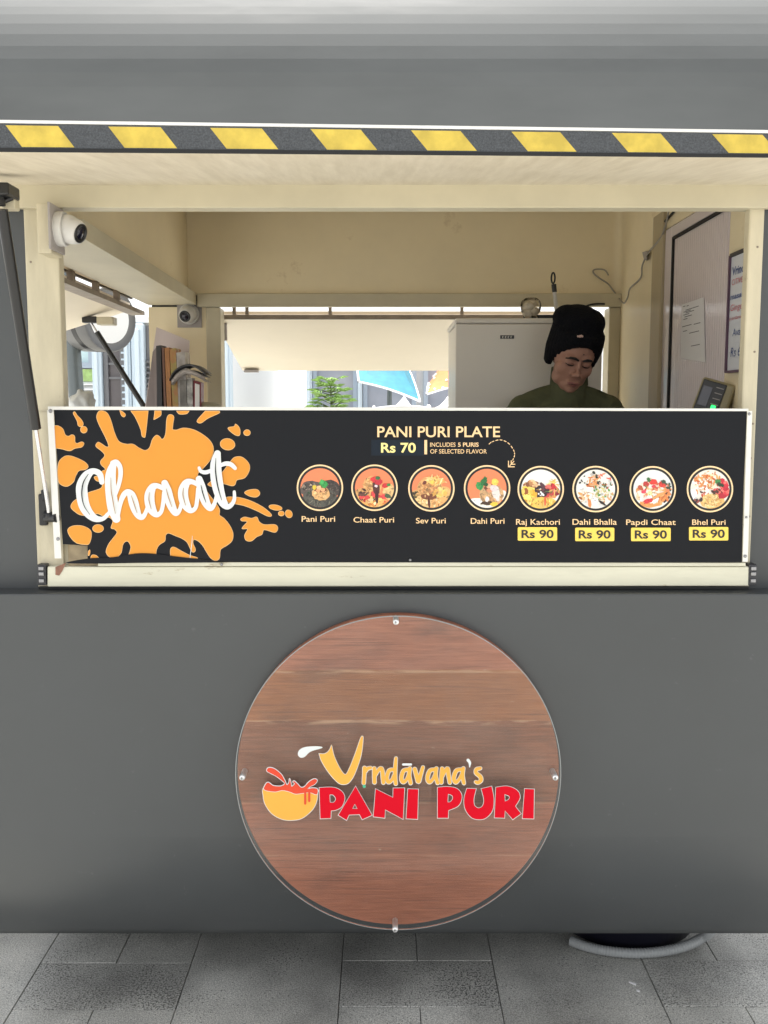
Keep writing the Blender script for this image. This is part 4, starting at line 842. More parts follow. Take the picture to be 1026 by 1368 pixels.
# ------------------------------------------------------------------ security cameras
def seccam(label, base, axis, look, group, r=.045):
    """base: centre of the mounting plate's face; axis: outward direction; look: lens direction"""
    root = thing('security_camera', label, 'security camera', base, group)
    q = Vector(axis).to_track_quat('Z', 'Y').to_matrix()
    MB().box(-.052, .052, -.055, .055, -.006, 0, .0015, m=Matrix.Translation(base) @ q.to_4x4()).build('mount_plate', M['plate'], root)
    MB().lathe([(r*.98, 0), (r, .004), (r, .016), (r*.96, .021), (r*.9, .017)], base, 'Z', 40, m=q).build('base_ring', M['camera'], root)
    b2 = Vector(base)+Vector(axis)*.024
    ql = Vector(look).to_track_quat('Z', 'Y').to_matrix()
    mb = MB(); mb.ell(b2, (r*.84,)*3, nu=32, nv=18)
    mb.lathe([(r*.80, r*.10), (r*.76, r*.5), (r*.66, r*.86), (r*.60, r*.93)], b2, 'Z', 32, m=ql)
    eye = mb.build('eyeball', M['camera'], root)
    fc = b2+Vector(look)*r*.935
    MB().lathe([(r*.56, 0), (r*.56, .002), (r*.40, .0025), (r*.38, -.001)], fc, 'Z', 32, m=ql).build('lens_ring', M['black'], eye)
    MB().lathe([(r*.40, 0), (r*.3, .003), (0, .005)], fc-Vector(look)*.001, 'Z', 28, m=ql).build('lens', M['lens'], eye)
    return root
b1 = PY(77, 306, 2.44)
MB().box(b1.x-.04, b1.x-.007, 2.41, YF-.007, b1.z-.062, b1.z+.055, .002).build('camera_box', M['jamb'], T)
seccam('white dome camera high on the front left post beside the gas strut', b1, (1, 0, 0), Vector((.90, -.30, -.32)).normalized(), 'dome security cameras', .0415)
p = PY(253, 420, 4.192)
seccam('white dome camera on a grey square plate above the leaflets', p, (0, -1, 0), Vector((-.16, -.93, -.33)).normalized(), 'dome security cameras', .043)

# ------------------------------------------------------------------ fridge and what stands on it
fx0, fx1, fy = .268, .815, 3.68
fz = PY(640, 425, fy).z
fr = thing('fridge', 'tall grey fridge standing behind the person in the beanie', 'fridge', ((fx0+fx1)/2, 3.93, .35))
MB().box(fx0+.003, fx1-.003, fy+.045, 4.15, .36, fz-.022, .006).build('cabinet', M['fridge'], fr)
o = MB().box(fx0, fx1, fy, fy+.042, .40, fz-.0212, .004).build('door', M['fridge'], fr)
p = PY(677.5, 450, fy)
nb = MB().box(p.x-.026, p.x+.026, fy-.003, fy+.002, p.z-.007, p.z+.006, .001).build('badge', M['dark'], o)
mb = MB()
for k, wd in enumerate((.008, .008, .007, .007)):
    x = p.x-.019+k*.0105; mb.box(x, x+wd*.8, fy-.0036, fy-.0029, p.z+.0012, p.z+.003); mb.box(x, x+wd*.3, fy-.0036, fy-.0029, p.z-.004, p.z+.001); mb.box(x, x+wd*.7, fy-.0036, fy-.0029, p.z-.005, p.z-.0035)
mb.build('badge_mark', M['fridge'], nb)
MB().box(fx0-.002, fx1+.002, fy-.002, 4.152, fz-.02, fz, .005).build('lid', M['fridge'], fr)
for x in (fx0+.05, fx1-.05):
    MB().box(x-.02, x+.02, fy+.06, fy+.10, .35, .362).build('foot', M['rubber'], fr)
jc = PY(709, 425, 3.75); jc.z = fz
jar = thing('glass_jar', 'round clear glass jar standing on top of the fridge', 'jar', jc)
MB().lathe([(.025, .001), (.03, .008), (.024, .016), (.036, .03), (.040, .05), (.036, .068), (.024, .08), (.0, .083)], jc, 'Z', 28).build('body', M['jar'], jar)
mb = MB()
for a, h, r in ((0, .032, .021), (2, .045, .024), (4, .050, .021), (1, .060, .017), (3, .025, .02)): mb.ell(jc+Vector((.012*math.cos(a), .012*math.sin(a), h)), (r, r, r*.8))
mb.build('contents', mat('jar_contents', (.72, .66, .56), .6, var=.25, vscale=60), jar)
h0, h1 = PY(744, 421, 3.80), PY(738, 362, 3.80)
dr = h1-h0; foot = h0-dr*((h0.z-.36)/dr.z) if False else Vector((h0.x+.09, 3.66, .36))
hb = thing('broom', 'pale broom handle with black hanging loop sticking up above the beanie', 'broom', (h0.x, 3.80, fz))
hd = h0+dr*.55
MB().tube([h0-dr*.25, h0, hd], .0078, 12).build('stick', M['camera'], hb)
mb = MB().tube([hd-dr*.03, hd+dr*.15], .0095, 12)
lc = h0+dr*.84
lp = [lc+Vector((.0068*math.cos(t), 0, .020*math.sin(t))) for t in [2*math.pi*k/24 for k in range(25)]]
mb.tube(lp, .0034, 8, cap=False); mb.build('grip', M['black'], hb)
# broom head lying on the fridge top so that the stick stands in it
MB().box(h0.x-.10, h0.x+.10, 3.785, 3.83, fz, fz+.022, .005).build('broom_head', M['black'], hb)

# ------------------------------------------------------------------ person
def solid(mb, name, mt, parent, vox=.004, smooth=4, sub=0):
    """melt overlapping volumes into one skin"""
    o = mb.build(name, mt, parent)
    r = o.modifiers.new('r', 'REMESH'); r.mode = 'VOXEL'; r.voxel_size = vox; r.use_smooth_shade = True
    s_ = o.modifiers.new('s', 'SMOOTH'); s_.factor = .5; s_.iterations = smooth
    bpy.context.view_layer.update()
    me = bpy.data.meshes.new_from_object(o.evaluated_get(bpy.context.evaluated_depsgraph_get()))
    o.modifiers.clear(); old = o.data; o.data = me; me.name = name
    me.materials.clear(); me.materials.append(mt)
    for p in me.polygons: p.use_smooth = True
    bpy.data.meshes.remove(old); return o
PYY = 3.34
hc = PY(771, 478, PYY)          # between the brows, roughly the skull's middle height
pr_ = thing('person', 'person in black knitted beanie and olive turtleneck looking down behind the counter', 'person', (hc.x-.01, PYY+.1, .35))
SX = 1.10
HM = Matrix.Translation(hc+Vector((-.004, .09, .012))) @ Matrix.Rotation(R(11), 4, 'Z') @ Matrix.Rotation(R(8), 4, 'Y') @ Matrix.Rotation(R(21), 4, 'X')
def hp(x, y, z): return HM @ Vector((x*SX, y, z))
H3 = HM.to_3x3()
hm = MB()
def he(x, y, z, rx, ry, rz, rot=None): hm.ell(hp(x, y, z), (rx*SX, ry, rz), m=(H3 @ rot) if rot else H3, nu=24, nv=16)
he(0, 0, .030, .074, .094, .086)              # skull
he(0, -.040, -.035, .058, .050, .065)          # face block
he(0, -.052, -.083, .036, .036, .030)          # jaw
he(0, -.076, -.096, .019, .016, .015)          # chin
for s_ in (-1, 1):
    he(s_*.033, -.058, -.028, .027, .026, .030)    # cheekbone
    he(s_*.033, -.032, -.068, .021, .036, .028)    # jaw angle
    he(s_*.024, -.086, .018, .023, .012, .009)     # brow ridge
    he(s_*.027, -.080, .000, .0155, .0125, .0115)   # lid
    he(s_*.0105, -.100, -.040, .0085, .011, .008)   # nostril wing
    he(s_*.067, .005, -.012, .007, .018, .028)     # ear
he(0, -.094, -.004, .008, .011, .024, Matrix.Rotation(R(-16), 3, 'X'))   # nose bridge
he(0, -.108, -.034, .0105, .013, .0105)         # nose tip
he(0, -.088, -.066, .024, .013, .0075)          # upper lip
he(0, -.087, -.077, .020, .012, .007)           # lower lip
# neck, trunk, arms and legs of the same body
sx = hc.x-.012; shz = 1.668
nk0 = hp(.016, .02, -.06)
def limb(mb, pts, rr, n=16): mb.tube(catmull3(pts), interp(rr, pts), n)
def catmull3(P, n=6):
    P = [Vector(p) for p in P]; o = []
    for i in range(len(P)-1):
        p0 = P[max(i-1, 0)]; p1 = P[i]; p2 = P[i+1]; p3 = P[min(i+2, len(P)-1)]
        for k in range(n):
            t = k/n; o.append(.5*((2*p1)+(p2-p0)*t+(2*p0-5*p1+4*p2-p3)*t*t+(3*p1-p0-3*p2+p3)*t**3))
    return o+[P[-1]]
def interp(r, P, n=6):
    o = []
    for i in range(len(P)-1):
        for k in range(n): o.append(r[i]+(r[i+1]-r[i])*k/n)
    return o+[r[-1]]
yb = PYY+.10
limb(hm, [nk0, (sx, yb+.02, 1.66), (sx, yb+.04, 1.60)], [.050, .052, .062])
def torso(mb, e=0):
    mb.ell((sx, yb+.05, 1.53), (.155+e, .095+e, .13+e)); mb.ell((sx, yb+.05, 1.36), (.145+e, .095+e, .22+e)); mb.ell((sx, yb+.08, 1.18), (.15+e, .10+e, .16+e))
    mb.ell((sx, yb+.045, 1.60), (.135+e, .072+e, .062+e), m=Matrix.Identity(3))
    for s_ in (-1, 1): mb.ell((sx+s_*.148, yb+.035, 1.592), (.052+e, .056+e, .056+e))
    for s_ in (-1, 1): limb(mb, [(sx+s_*.04, yb+.035, 1.652), (sx+s_*.10, yb+.035, 1.632), (sx+s_*.152, yb+.035, 1.598)], [.034+e, .036+e, .046+e])
def arms(mb, e=0):
    for s_ in (-1, 1):
        limb(mb, [(sx+s_*.155, yb+.035, 1.595), (sx+s_*.19, yb+.03, 1.46), (sx+s_*.215, yb+.0, 1.34)], [.050+e, .045+e, .040+e])
        limb(mb, [(sx+s_*.215, yb, 1.34), (sx+s_*.17, yb-.09, 1.32), (sx+s_*.11, yb-.19, 1.315)], [.040+e, .034+e, .026+e])
torso(hm); arms(hm)
for s_ in (-1, 1):
    limb(hm, [(sx+s_*.08, yb+.08, 1.14), (sx+s_*.09, yb+.07, .80), (sx+s_*.09, yb+.08, .42)], [.085, .058, .038])
    limb(hm, [(sx+s_*.09, yb+.10, .39), (sx+s_*.10, yb-.06, .375)], [.035, .028])
    # hands: palm, four unequal curled fingers and a thumb from the side of the palm
    w0 = Vector((sx+s_*.11, yb-.19, 1.315)); d = Vector((-s_*.35, -.9, -.05)).normalized(); sd = Vector((d.y, -d.x, 0)).normalized()
    pm = w0+d*.05; hm.ell(pm, (.040, .040, .015), m=None)
    for k, L in enumerate((.062, .072, .068, .052)):
        b0 = pm+d*.028+sd*(k-1.5)*.019
        hm.tube(catmull3([b0, b0+d*L*.5+Vector((0, 0, .004)), b0+d*L*.85+Vector((0, 0, -.012)), b0+d*L+Vector((0, 0, -.026))]), .0085, 8)
    b0 = pm-d*.01+sd*s_*.03; hm.tube(catmull3([b0, b0+sd*s_*.025+d*.02, b0+sd*s_*.03+d*.048+Vector((0, 0, -.006))]), .0095, 8)
body = solid(hm, 'body', M['skin'], pr_, .0036, 11)
# turtleneck: follows the trunk, arms and neck
cm = MB(); torso(cm, .007); arms(cm, .007)
nb_ = hp(.018, .010, -.072)
limb(cm, [(sx, yb+.04, 1.60), (sx+.002, yb+.015, 1.650), nb_+Vector((0, .01, -.02))], [.085, .064, .0585])
# creases hanging from the collar and at the shoulder
for s_, a, b in ((-1, (-.04, -.055, 1.645), (-.10, -.045, 1.60)), (1, (.05, -.05, 1.640), (.13, -.03, 1.615)), (1, (.02, -.062, 1.632), (.07, -.06, 1.585)), (-1, (-.12, -.02, 1.63), (-.165, -.01, 1.57))):
    cm.tube(catmull3([(sx+a[0], yb+.035+a[1]+.02, a[2]), (sx+(a[0]+b[0])/2, yb+.035+(a[1]+b[1])/2+.012, (a[2]+b[2])/2-.006), (sx+b[0], yb+.035+b[1]+.006, b[2])]), .013, 8)
jm = solid(cm, 'jumper', M['olive'], pr_, .0045, 3)
cm = MB()
limb(cm, [nb_+Vector((0, .012, -.040)), nb_+Vector((0, .012, -.008)), nb_+Vector((0, .014, .030))], [.068, .066, .0625], 24)
solid(cm, 'collar', M['olive'], pr_, .004, 2)
tm = MB()
for s_ in (-1, 1): limb(tm, [(sx+s_*.075, yb+.08, 1.12), (sx+s_*.09, yb+.07, .80), (sx+s_*.09, yb+.08, .43)], [.10, .075, .062])
tm.ell((sx, yb+.08, 1.12), (.165, .115, .10))
solid(tm, 'trousers', M['dark'], pr_, .008, 3)
for s_ in (-1, 1):
    mb = MB(); mb.ell((sx+s_*.095, yb+.02, .385), (.042, .125, .035)); mb.build('shoe', M['black'], pr_)
# brows, lashes, lips
for s_ in (-1, 1):
    fm = MB()
    fm.tube([hp(s_*.007, -.1000, .0125), hp(s_*.020, -.1010, .0185), hp(s_*.034, -.0945, .0175), hp(s_*.045, -.0845, .011)], [.0032, .0048, .0042, .0022], 8)
    fm.tube([hp(s_*.013, -.0895, -.0065), hp(s_*.022, -.0935, -.0095), hp(s_*.032, -.0915, -.0095), hp(s_*.041, -.083, -.0055)], [.0010, .0020, .0020, .0010], 8)
    fm.build('brow', M['hair'], pr_)
fm = MB(); fm.tube([hp(-.022, -.0935, -.0695), hp(-.009, -.1005, -.0668), hp(0, -.101, -.0685), hp(.009, -.1005, -.0668), hp(.022, -.0935, -.0695)], [.001, .0032, .003, .0032, .001], 8)
fm.tube([hp(-.019, -.0935, -.0735), hp(0, -.0995, -.0775), hp(.019, -.0935, -.0735)], [.001, .0042, .001], 8); fm.build('lips', M['lip'], pr_)
fm = MB()
lid_m = mat('eyelid_skin', (.29, .145, .105), .5)
for s_ in (-1, 1): MB().ell(hp(s_*.027, -.0815, -.0035), (.0135, .0115, .0095), m=H3).build('eyelid', lid_m, pr_)
fm = MB(); fm.ell(hp(0, -.088, -.0725), (.019, .0125, .0012), m=H3); fm.build('mouth_line', M['hair'], pr_)
mb = MB(); mb.ell(hp(.004, -.0985, .036), (.0022, .0018, .0022), m=H3); mb.build('forehead_mark', M['hair'], pr_)
# knitted beanie: slouchy crown over a turned-up band that covers the ears
bn_ = MB()
def be(x, y, z, rx, ry, rz): bn_.ell(hp(x, y, z), (rx, ry, rz), m=H3, nu=32, nv=20)
be(.003, .004, .084, .088, .104, .058); be(.002, .008, .120, .080, .090, .056); be(-.034, .02, .120, .056, .06, .048); be(.036, .01, .122, .050, .06, .046); be(0, .0, .142, .062, .06, .034)
N_ = 36
for k in range(N_):
    a = 2*math.pi*k/N_; fx, fy_ = math.sin(a), -math.cos(a)
    back = (1-math.cos(a))/2
    zl = .066-.108*min(1, back*2.0)      # lower edge: above the brows in front, below the ears at the sides
    x, y = fx*.070+.003, fy_*.098+.004
    bn_.tube([hp(x*.97, y*.97, zl), hp(x*1.02, y*1.02, (zl+.075)/2), hp(x*1.0, y*1.0, .095)], [.0135, .017, .015], 8)
solid(bn_, 'beanie', M['knit'], pr_, .0045, 5)
em = MB()
for dx, dz, r in ((0, 0, .0048), (-.0065, -.001, .0036), (.0065, .001, .004), (.003, .003, .003)): em.ell(hp(dx-.028, -.108, .098+dz), (r, .004, r), m=H3, nu=12, nv=8)
em.build('hat_badge', mat('pale_pink_badge', (.62, .42, .36), .5), pr_)

# ------------------------------------------------------------------ right wall: cable, notice, whiteboard, terminal
pts = [PX(895, 276, .992), PX(893, 284, .99), PX(888, 305, .988), PX(881, 320, .985), PX(866, 338, .985), PX(858, 355, .99), PX(856, 371, .99), PX(842, 385, .99), PX(839, 396, .985), PX(835, 404, .982), PX(832, 404, .98)]
pts += [PY(x, y, 4.185) for x, y in ((826, 397), (819, 388), (812, 379), (800, 371), (793, 365), (793, 361), (799, 359.5), (808, 361), (813, 368))]
cb = MB().tube(catmull3(pts), .0032, 8).build('cable', mat('grey_cable', (.32, .30, .26), .5)); tag(cb, 'thin grey cable looping down over the rear right inside corner', 'cable')
pts = [PX(908, 274, .994), PX(884, 301, .994)]
tag(MB().tube(pts, .004, 8).build('wire', M['rubber']), 'short black wire above the lilac door', 'wire')
pts = [PY(x, y, 4.16) for x, y in ((778, 412), (786, 408), (796, 406), (808, 406))]
tag(MB().tube(catmull3(pts), .004, 8).build('lead', M['rubber']), 'black lead under the rear beam just above the beanie', 'lead')
mb = MB().box(.985, .9998, 3.74, 3.80, 2.02, 2.06, .003) if False else MB().hexa([PX(858, 337, .984), PX(865, 335, .984), PX(864, 348, .984), PX(860, 346, .984)], [PX(858, 337, .999), PX(865, 335, .999), PX(864, 348, .999), PX(860, 346, .999)])
tag(mb.build('cable_clip', M['plate']), 'small grey clip holding the grey cable to the wall', 'cable clip')
nt_ = thing('notice', 'printed notice in a clear plastic sleeve taped to the lilac door', 'notice', (.998, 3.2, 1.8))
q = [PX(911, 407, .9985), PX(940, 397, .9985), PX(942, 484, .9985), PX(909, 479, .9985)]
MB().hexa(q, [v+Vector((.0008, 0, 0)) for v in q]).build('sheet', M['paper'], nt_)
mb = MB()
rn = random.Random(4)
def nb2(u, v): return q[0]+(q[1]-q[0])*u+(q[3]-q[0])*v+Vector((-.0006, 0, 0))
for v0, u0, u1 in ((.04, .06, .18), (.05, .24, .34), (.12, .2, .8), (.145, .1, .45), (.17, .2, .6), (.2, .1, .38), (.24, .15, .5), (.28, .1, .3), (.41, .05, .5), (.42, .6, .9), (.50, .1, .3), (.56, .4, .85), (.80, .5, .9)):
    mb.add([nb2(u0, v0), nb2(u1, v0), nb2(u1, v0+.014), nb2(u0, v0+.014)], [(0, 1, 2, 3)])
mb.build('print_lines', M['dark'], nt_)
q2 = [PX(908, 392, .994), PX(944, 379, .994), PX(946, 486, .994), PX(907, 482, .994)]
mb = MB(); G = 8; vs = []
for j in range(G+1):
    for i in range(G+1):
        p = q2[0]+(q2[1]-q2[0])*(i/G)+(q2[3]-q2[0])*(j/G); p.x -= rn.uniform(0, .005); vs.append(p)
mb.add(vs, [(j*(G+1)+i, j*(G+1)+i+1, (j+1)*(G+1)+i+1, (j+1)*(G+1)+i) for j in range(G) for i in range(G)], True)
mb.build('sleeve', M['sleeve'], nt_)
# whiteboard
WX = .992
wy0, wy1 = 2.655, PX(977, 350, WX).y
def wb(x, y, l=0): return PX(x, y, WX-l)
zt, zb_ = wb(985, 341).z, wb(985, 494).z
wr = thing('whiteboard', 'small whiteboard with blue and red handwriting on the right inside wall', 'whiteboard', (WX, 2.72, zb_))
MB().box(WX, WX+.006, 2.56, wy1, zb_, zt).build('panel', mat('whiteboard_face', (.66, .69, .75), .25), wr)
mb = MB(); mb.box(WX-.006, WX+.007, wy1-.001, wy1+.007, zb_-.006, zt+.006); mb.box(WX-.006, WX+.007, 2.56, wy1-.002, zb_-.007, zb_); mb.build('frame', mat('maroon_frame', (.10, .05, .09), .4), wr)
MB().box(WX-.006, WX+.007, 2.56, wy1-.002, zt+.001, zt+.010).build('frame', M['dark'], wr)
def wtext(body, y0, y1, zt_, zb2, m, off=.02):
    mb = MB(); vs, fs = text2d(body, 0, 1, 0, 1, offset=off, shear=.1)
    mb.add([Vector((WX-.001, y0+(y1-y0)*x, zt_+(zb2-zt_)*y)) for x, y in vs], fs); mb.build('handwriting', m, wr)
bl_ = mat('marker_blue', (.04, .08, .25), .5); rd_ = mat('marker_red', (.50, .09, .12), .5)
def wz(f): return zt+(zb_-zt)*f
for s_, f0, f1, m_, a, b, of in (('Vrindo', .09, .165, bl_, .014, .130, .02), ('CITIVE', .20, .25, rd_, .014, .100, .0), ('masala', .325, .375, bl_, .006, .120, .02), ('Ginger', .42, .475, rd_, .010, .120, .0), ('(cardamom)', .525, .555, rd_, .006, .135, .0), ('Avail', .635, .70, bl_, .034, .115, .0), ('Rs 60', .80, .88, bl_, .026, .125, .0)):
    wtext(s_, wy1-a, wy1-b, wz(f0), wz(f1), m_, of)
# wall terminal
tp = PX(957, 533, .93)
tq = Matrix.Translation(Vector((.90, 2.80, 1.30)))
tr = thing('payment_terminal', 'black and beige payment terminal with a green light at the counter right end', 'payment terminal', (.93, 2.83, 1.30))
c4 = PY(953, 533, 2.83)
TM = Matrix.Translation(c4) @ Matrix.Rotation(R(-26), 4, 'Z') @ Matrix.Rotation(R(17), 4, 'Y') @ Matrix.Rotation(R(-8), 4, 'X')
mb = MB().box(-.046, .050, -.022, .030, -.085, .052, .007, m=TM); mb.build('casing', mat('beige_casing', (.30, .26, .15), .45), tr)
mb = MB().box(-.041, .026, -.0245, -.0215, -.08, .045, .002, m=TM); f_ = mb.build('face', M['black'], tr)
MB().box(-.036, -.008, -.0262, -.0243, -.030, .028, .001, m=TM).build('screen', mat('grey_screen', (.09, .09, .11), .12), f_)
mb = MB()
for k in range(4): mb.box(.000, .021, -.0256, -.0243, .030-.016*k, .0325-.016*k, m=TM)
mb.build('key_marks', M['plate'], f_)
MB().box(.004, .017, -.0268, -.0243, -.031, -.020, .001, m=TM).build('status_light', M['led'], f_)
mb = MB().box(-.02, .05, .0, .075, 0, .10, .006, m=Matrix.Translation(c4+Vector((.018, .01, -.095)))); mb.build('cradle', M['black'], tr)
MB().box(c4.x-.03, c4.x+.06, 2.79, 2.90, 1.30, c4.z-.09, .006).build('stand', M['black'], tr)

# ------------------------------------------------------------------ left end: panel, leaflets, frame, bag
def sheetq(name, label, cat, pts, Ys, thick, m, tv=(0, 1, 0), group=None):
    q = [PY(x, y, Y) for (x, y), Y in zip(pts, Ys)]; base = Vector((sum(v.x for v in q)/4, sum(v.y for v in q)/4, min(v.z for v in q)))
    mb = MB(); e = Vector(tv)*thick; mb.hexa(q, [v+e for v in q])
    return tag(mb.build(name, m, loc=base), label, cat, group)
sheetq('display_panel', 'pale lilac acrylic panel leaning behind the leaflets in the rear left corner', 'panel', [(209, 437), (253, 455), (249, 585), (188, 585)], [4.12, 4.08, 4.00, 4.02], .006, mat('lilac_acrylic', (.55, .48, .49), .25))
sheetq('side_panel_edge', 'narrow brownish board upright between the side window and the leaflets', 'board', [(204, 470), (210, 462), (209, 585), (190, 585)], [4.0, 4.0, 3.96, 3.96], .02, mat('mauve_board', (.22, .18, .18), .4))
def book(name, label, cat, x0, x1, yt, lean, Y, m, pagem=None, thick=.10, group=None):
    q = [PY(x0, yt, Y), PY(x1, yt-1, Y), PY(x1+lean, 590, Y-.03), PY(x0+lean, 590, Y-.03)]
    zb = 1.302
    for k in (2, 3): q[k].z = zb
    base = (q[2]+q[3])/2
    mb = MB(); e = Vector((0, thick, 0)); mb.hexa(q, [v+e for v in q])
    o = mb.build(name, m, loc=base); tag(o, label, cat, group); return o
book('folder', 'black ring folder standing at the window end of the leaflets', 'folder', 208.5, 215, 462, 2, 3.90, M['dark'])
book('folder', 'brown folder second from the window among the leaflets', 'folder', 216.2, 219, 465, 5, 3.90, mat('brown_folder', (.14, .07, .05), .5))
book('folder', 'orange brown folder tallest among the leaflets', 'folder', 219.8, 226, 465, 6, 3.89, mat('orange_folder', (.42, .19, .07), .5, var=.2, vscale=20))
o = book('snack_packet', 'red and orange printed packet beside the orange folder', 'packet', 226.6, 234.5, 466, 8, 3.88, mat('packet_print', (.42, .14, .06), .4, var=.9, vcol=(.30, .28, .08), vscale=22, second=((.6, .5, .42), 30, .62)))
o = book('plastic_packet', 'crinkled clear plastic packet standing behind the magazine', 'packet', 235.4, 247, 471, 6, 3.88, mat('crinkled_film', (.50, .46, .44), .2, var=.4, vscale=25, bump=.6, bscale=25))
book('leaflet', 'grey booklet below the curled magazine', 'leaflet', 240, 249, 508, 2, 3.80, mat('booklet_grey', (.22, .21, .20), .5, var=.5, vscale=30), thick=.05)
book('leaflet', 'white leaflet with dark blotch below the curled magazine', 'leaflet', 249.6, 257, 506, 1, 3.80, mat('leaflet_print', (.55, .54, .53), .5, var=.85, vscale=24), thick=.05)
# curled magazine lying over them
cv = catmull3([PY(x, y, 3.82) for x, y in ((226, 506), (231, 497), (240, 489.5), (252, 486), (262, 489), (274, 498))])
mb = MB(); n0 = len(cv)
dn = Vector((0, 0, -.008)); bk = Vector((0, .16, 0))
vs = cv+[v+bk for v in cv]+[v+dn for v in cv]+[v+dn+bk for v in cv]
mb.add(vs, [(i, i+1, n0+i+1, n0+i) for i in range(n0-1)]+[(2*n0+i, 3*n0+i, 3*n0+i+1, 2*n0+i+1) for i in range(n0-1)]+[(i, 2*n0+i, 2*n0+i+1, i+1) for i in range(n0-1)], True)
mg = mb.build('magazine', mat('magazine_cover', (.10, .10, .11), .35, var=.5, vscale=20)); tag(mg, 'dark magazine curled open on top of the leaflets', 'magazine')
cv2 = catmull3([PY(x, y, 3.83) for x, y in ((229, 508), (236, 499), (246, 493), (256, 494.5), (266, 499), (274, 504))])
mb = MB(); n0 = len(cv2); dn = Vector((0, 0, -.018)); bk = Vector((0, .14, 0))
vs = cv2+[v+bk for v in cv2]+[v+dn for v in cv2]+[v+dn+bk for v in cv2]
mb.add(vs, [(i, i+1, n0+i+1, n0+i) for i in range(n0-1)]+[(2*n0+i, 3*n0+i, 3*n0+i+1, 2*n0+i+1) for i in range(n0-1)]+[(i, 2*n0+i, 2*n0+i+1, i+1) for i in range(n0-1)], True)
pg = mb.build('pages', mat('magazine_pages', (.62, .56, .53), .6, var=.5, vscale=60, stretch=(1, 1, 8)))
pg.parent = mg
# red framed card
fr_ = thing('framed_card', 'white card in a dark red frame at the right end of the leaflets', 'frame', PY(263, 590, 3.80))
fq = [PY(258.5, 508, 3.80), PY(268.5, 511, 3.80), PY(268.5, 590, 3.78), PY(258.5, 590, 3.78)]
MB().hexa(fq, [v+Vector((0, .06, 0)) for v in fq]).build('frame', mat('dark_red_frame', (.17, .02, .03), .4), fr_)
fq2 = [PY(260.4, 512, 3.797), PY(266.4, 514, 3.797), PY(266.4, 588, 3.777), PY(260.4, 588, 3.777)]
MB().hexa(fq2, [v+Vector((0, .002, 0)) for v in fq2]).build('card', M['paper'], fr_)
# canisters hidden behind the board that the beige lid belongs to
bc = PY(277, 560, 3.86)
cn = thing('canister', 'beige rounded container lid just above the menu banner beside the rear post', 'container', (bc.x, 3.86, 1.30))
MB().lathe([(.055, 0), (.06, .01), (.06, .20), (.055, .21)], (bc.x, 3.86, 1.30), 'Z', 28).build('body', M['cream'], cn)
zt2 = PY(275, 537, 3.86).z
MB().lathe([(.057, 1.51), (.061, 1.515), (.061, zt2-.035), (.055, zt2-.012), (.035, zt2-.003), (0, zt2)], (bc.x, 3.86, 0), 'Z', 28).build('lid', mat('beige_lid', (.42, .40, .30), .5, var=.2, vscale=20), cn)
# plastic bag
bgc = PY(111, 536, 3.30)
mb = MB(); mb.ell((0, 0, 0), (.042, .05, .05), nu=28, nv=18)
for v in mb.v:
    n3 = noise.noise(v*38)+.6*noise.noise(v*80); v *= 1+.22*n3
lowz = 1.302
for v in mb.v: v += Vector((bgc.x, 3.30, bgc.z-.014))
for v in mb.v:
    if v.z < bgc.z-.03: v.z = lowz+(v.z-(bgc.z-.07))*.4
o = mb.build('plastic_bag', M['bag'], loc=(bgc.x, 3.30, lowz)); tag(o, 'crumpled translucent plastic bag on the counter below the side hatch', 'plastic bag')

# ------------------------------------------------------------------ under the trailer
hp_ = [PZ(763, 1257, .017), PZ(785, 1265, .017), PZ(815, 1271, .017), PZ(850, 1273.5, .017), PZ(885, 1271, .017), PZ(915, 1264, .024), PZ(938, 1253, .03), PZ(950, 1243, .06), PZ(955, 1230, .10), PZ(957, 1216, .168)]
cv = catmull3(hp_, 34); rr = [(.0150 if (i//2) % 2 == 0 else .0132) for i in range(len(cv))]
hs_ = MB().tube(cv, rr, 14)
o = hs_.build('waste_hose', M['hose']); tag(o, 'grey corrugated hose curving over the paving under the trailer', 'hose')
tc_ = PZ(843, 1250, 0)
MB_ = MB().lathe([(.21, .0), (.225, .01), (.245, .13), (.252, .135), (.252, .15), (.235, .15), (.22, .02), (0, .02)], (tc_.x, 2.955, 0), 'Z', 48)
o = MB_.build('tub', M['tub'], loc=(tc_.x, 2.955, 0)); tag(o, 'shallow dark navy tub on the paving behind the hose', 'tub')
for (x, y), L, a, lab in (((845, 1315), .010, 25, 'larger white paper scrap on the paving'), ((852.5, 1325), .0045, 10, 'tiny white paper crumb on the paving near the larger scrap')):
    p = PZ(x, y, 0); mq = Matrix.Translation(p+Vector((0, 0, .0032))) @ Matrix.Rotation(R(-a), 4, 'Z') @ Matrix.Rotation(R(6), 4, 'Y')
    o = MB().box(-L, L, -.0035, .0035, -.0012, .0012, .0005, m=mq).build('paper_scrap', M['paper'], loc=p); tag(o, lab, 'litter')

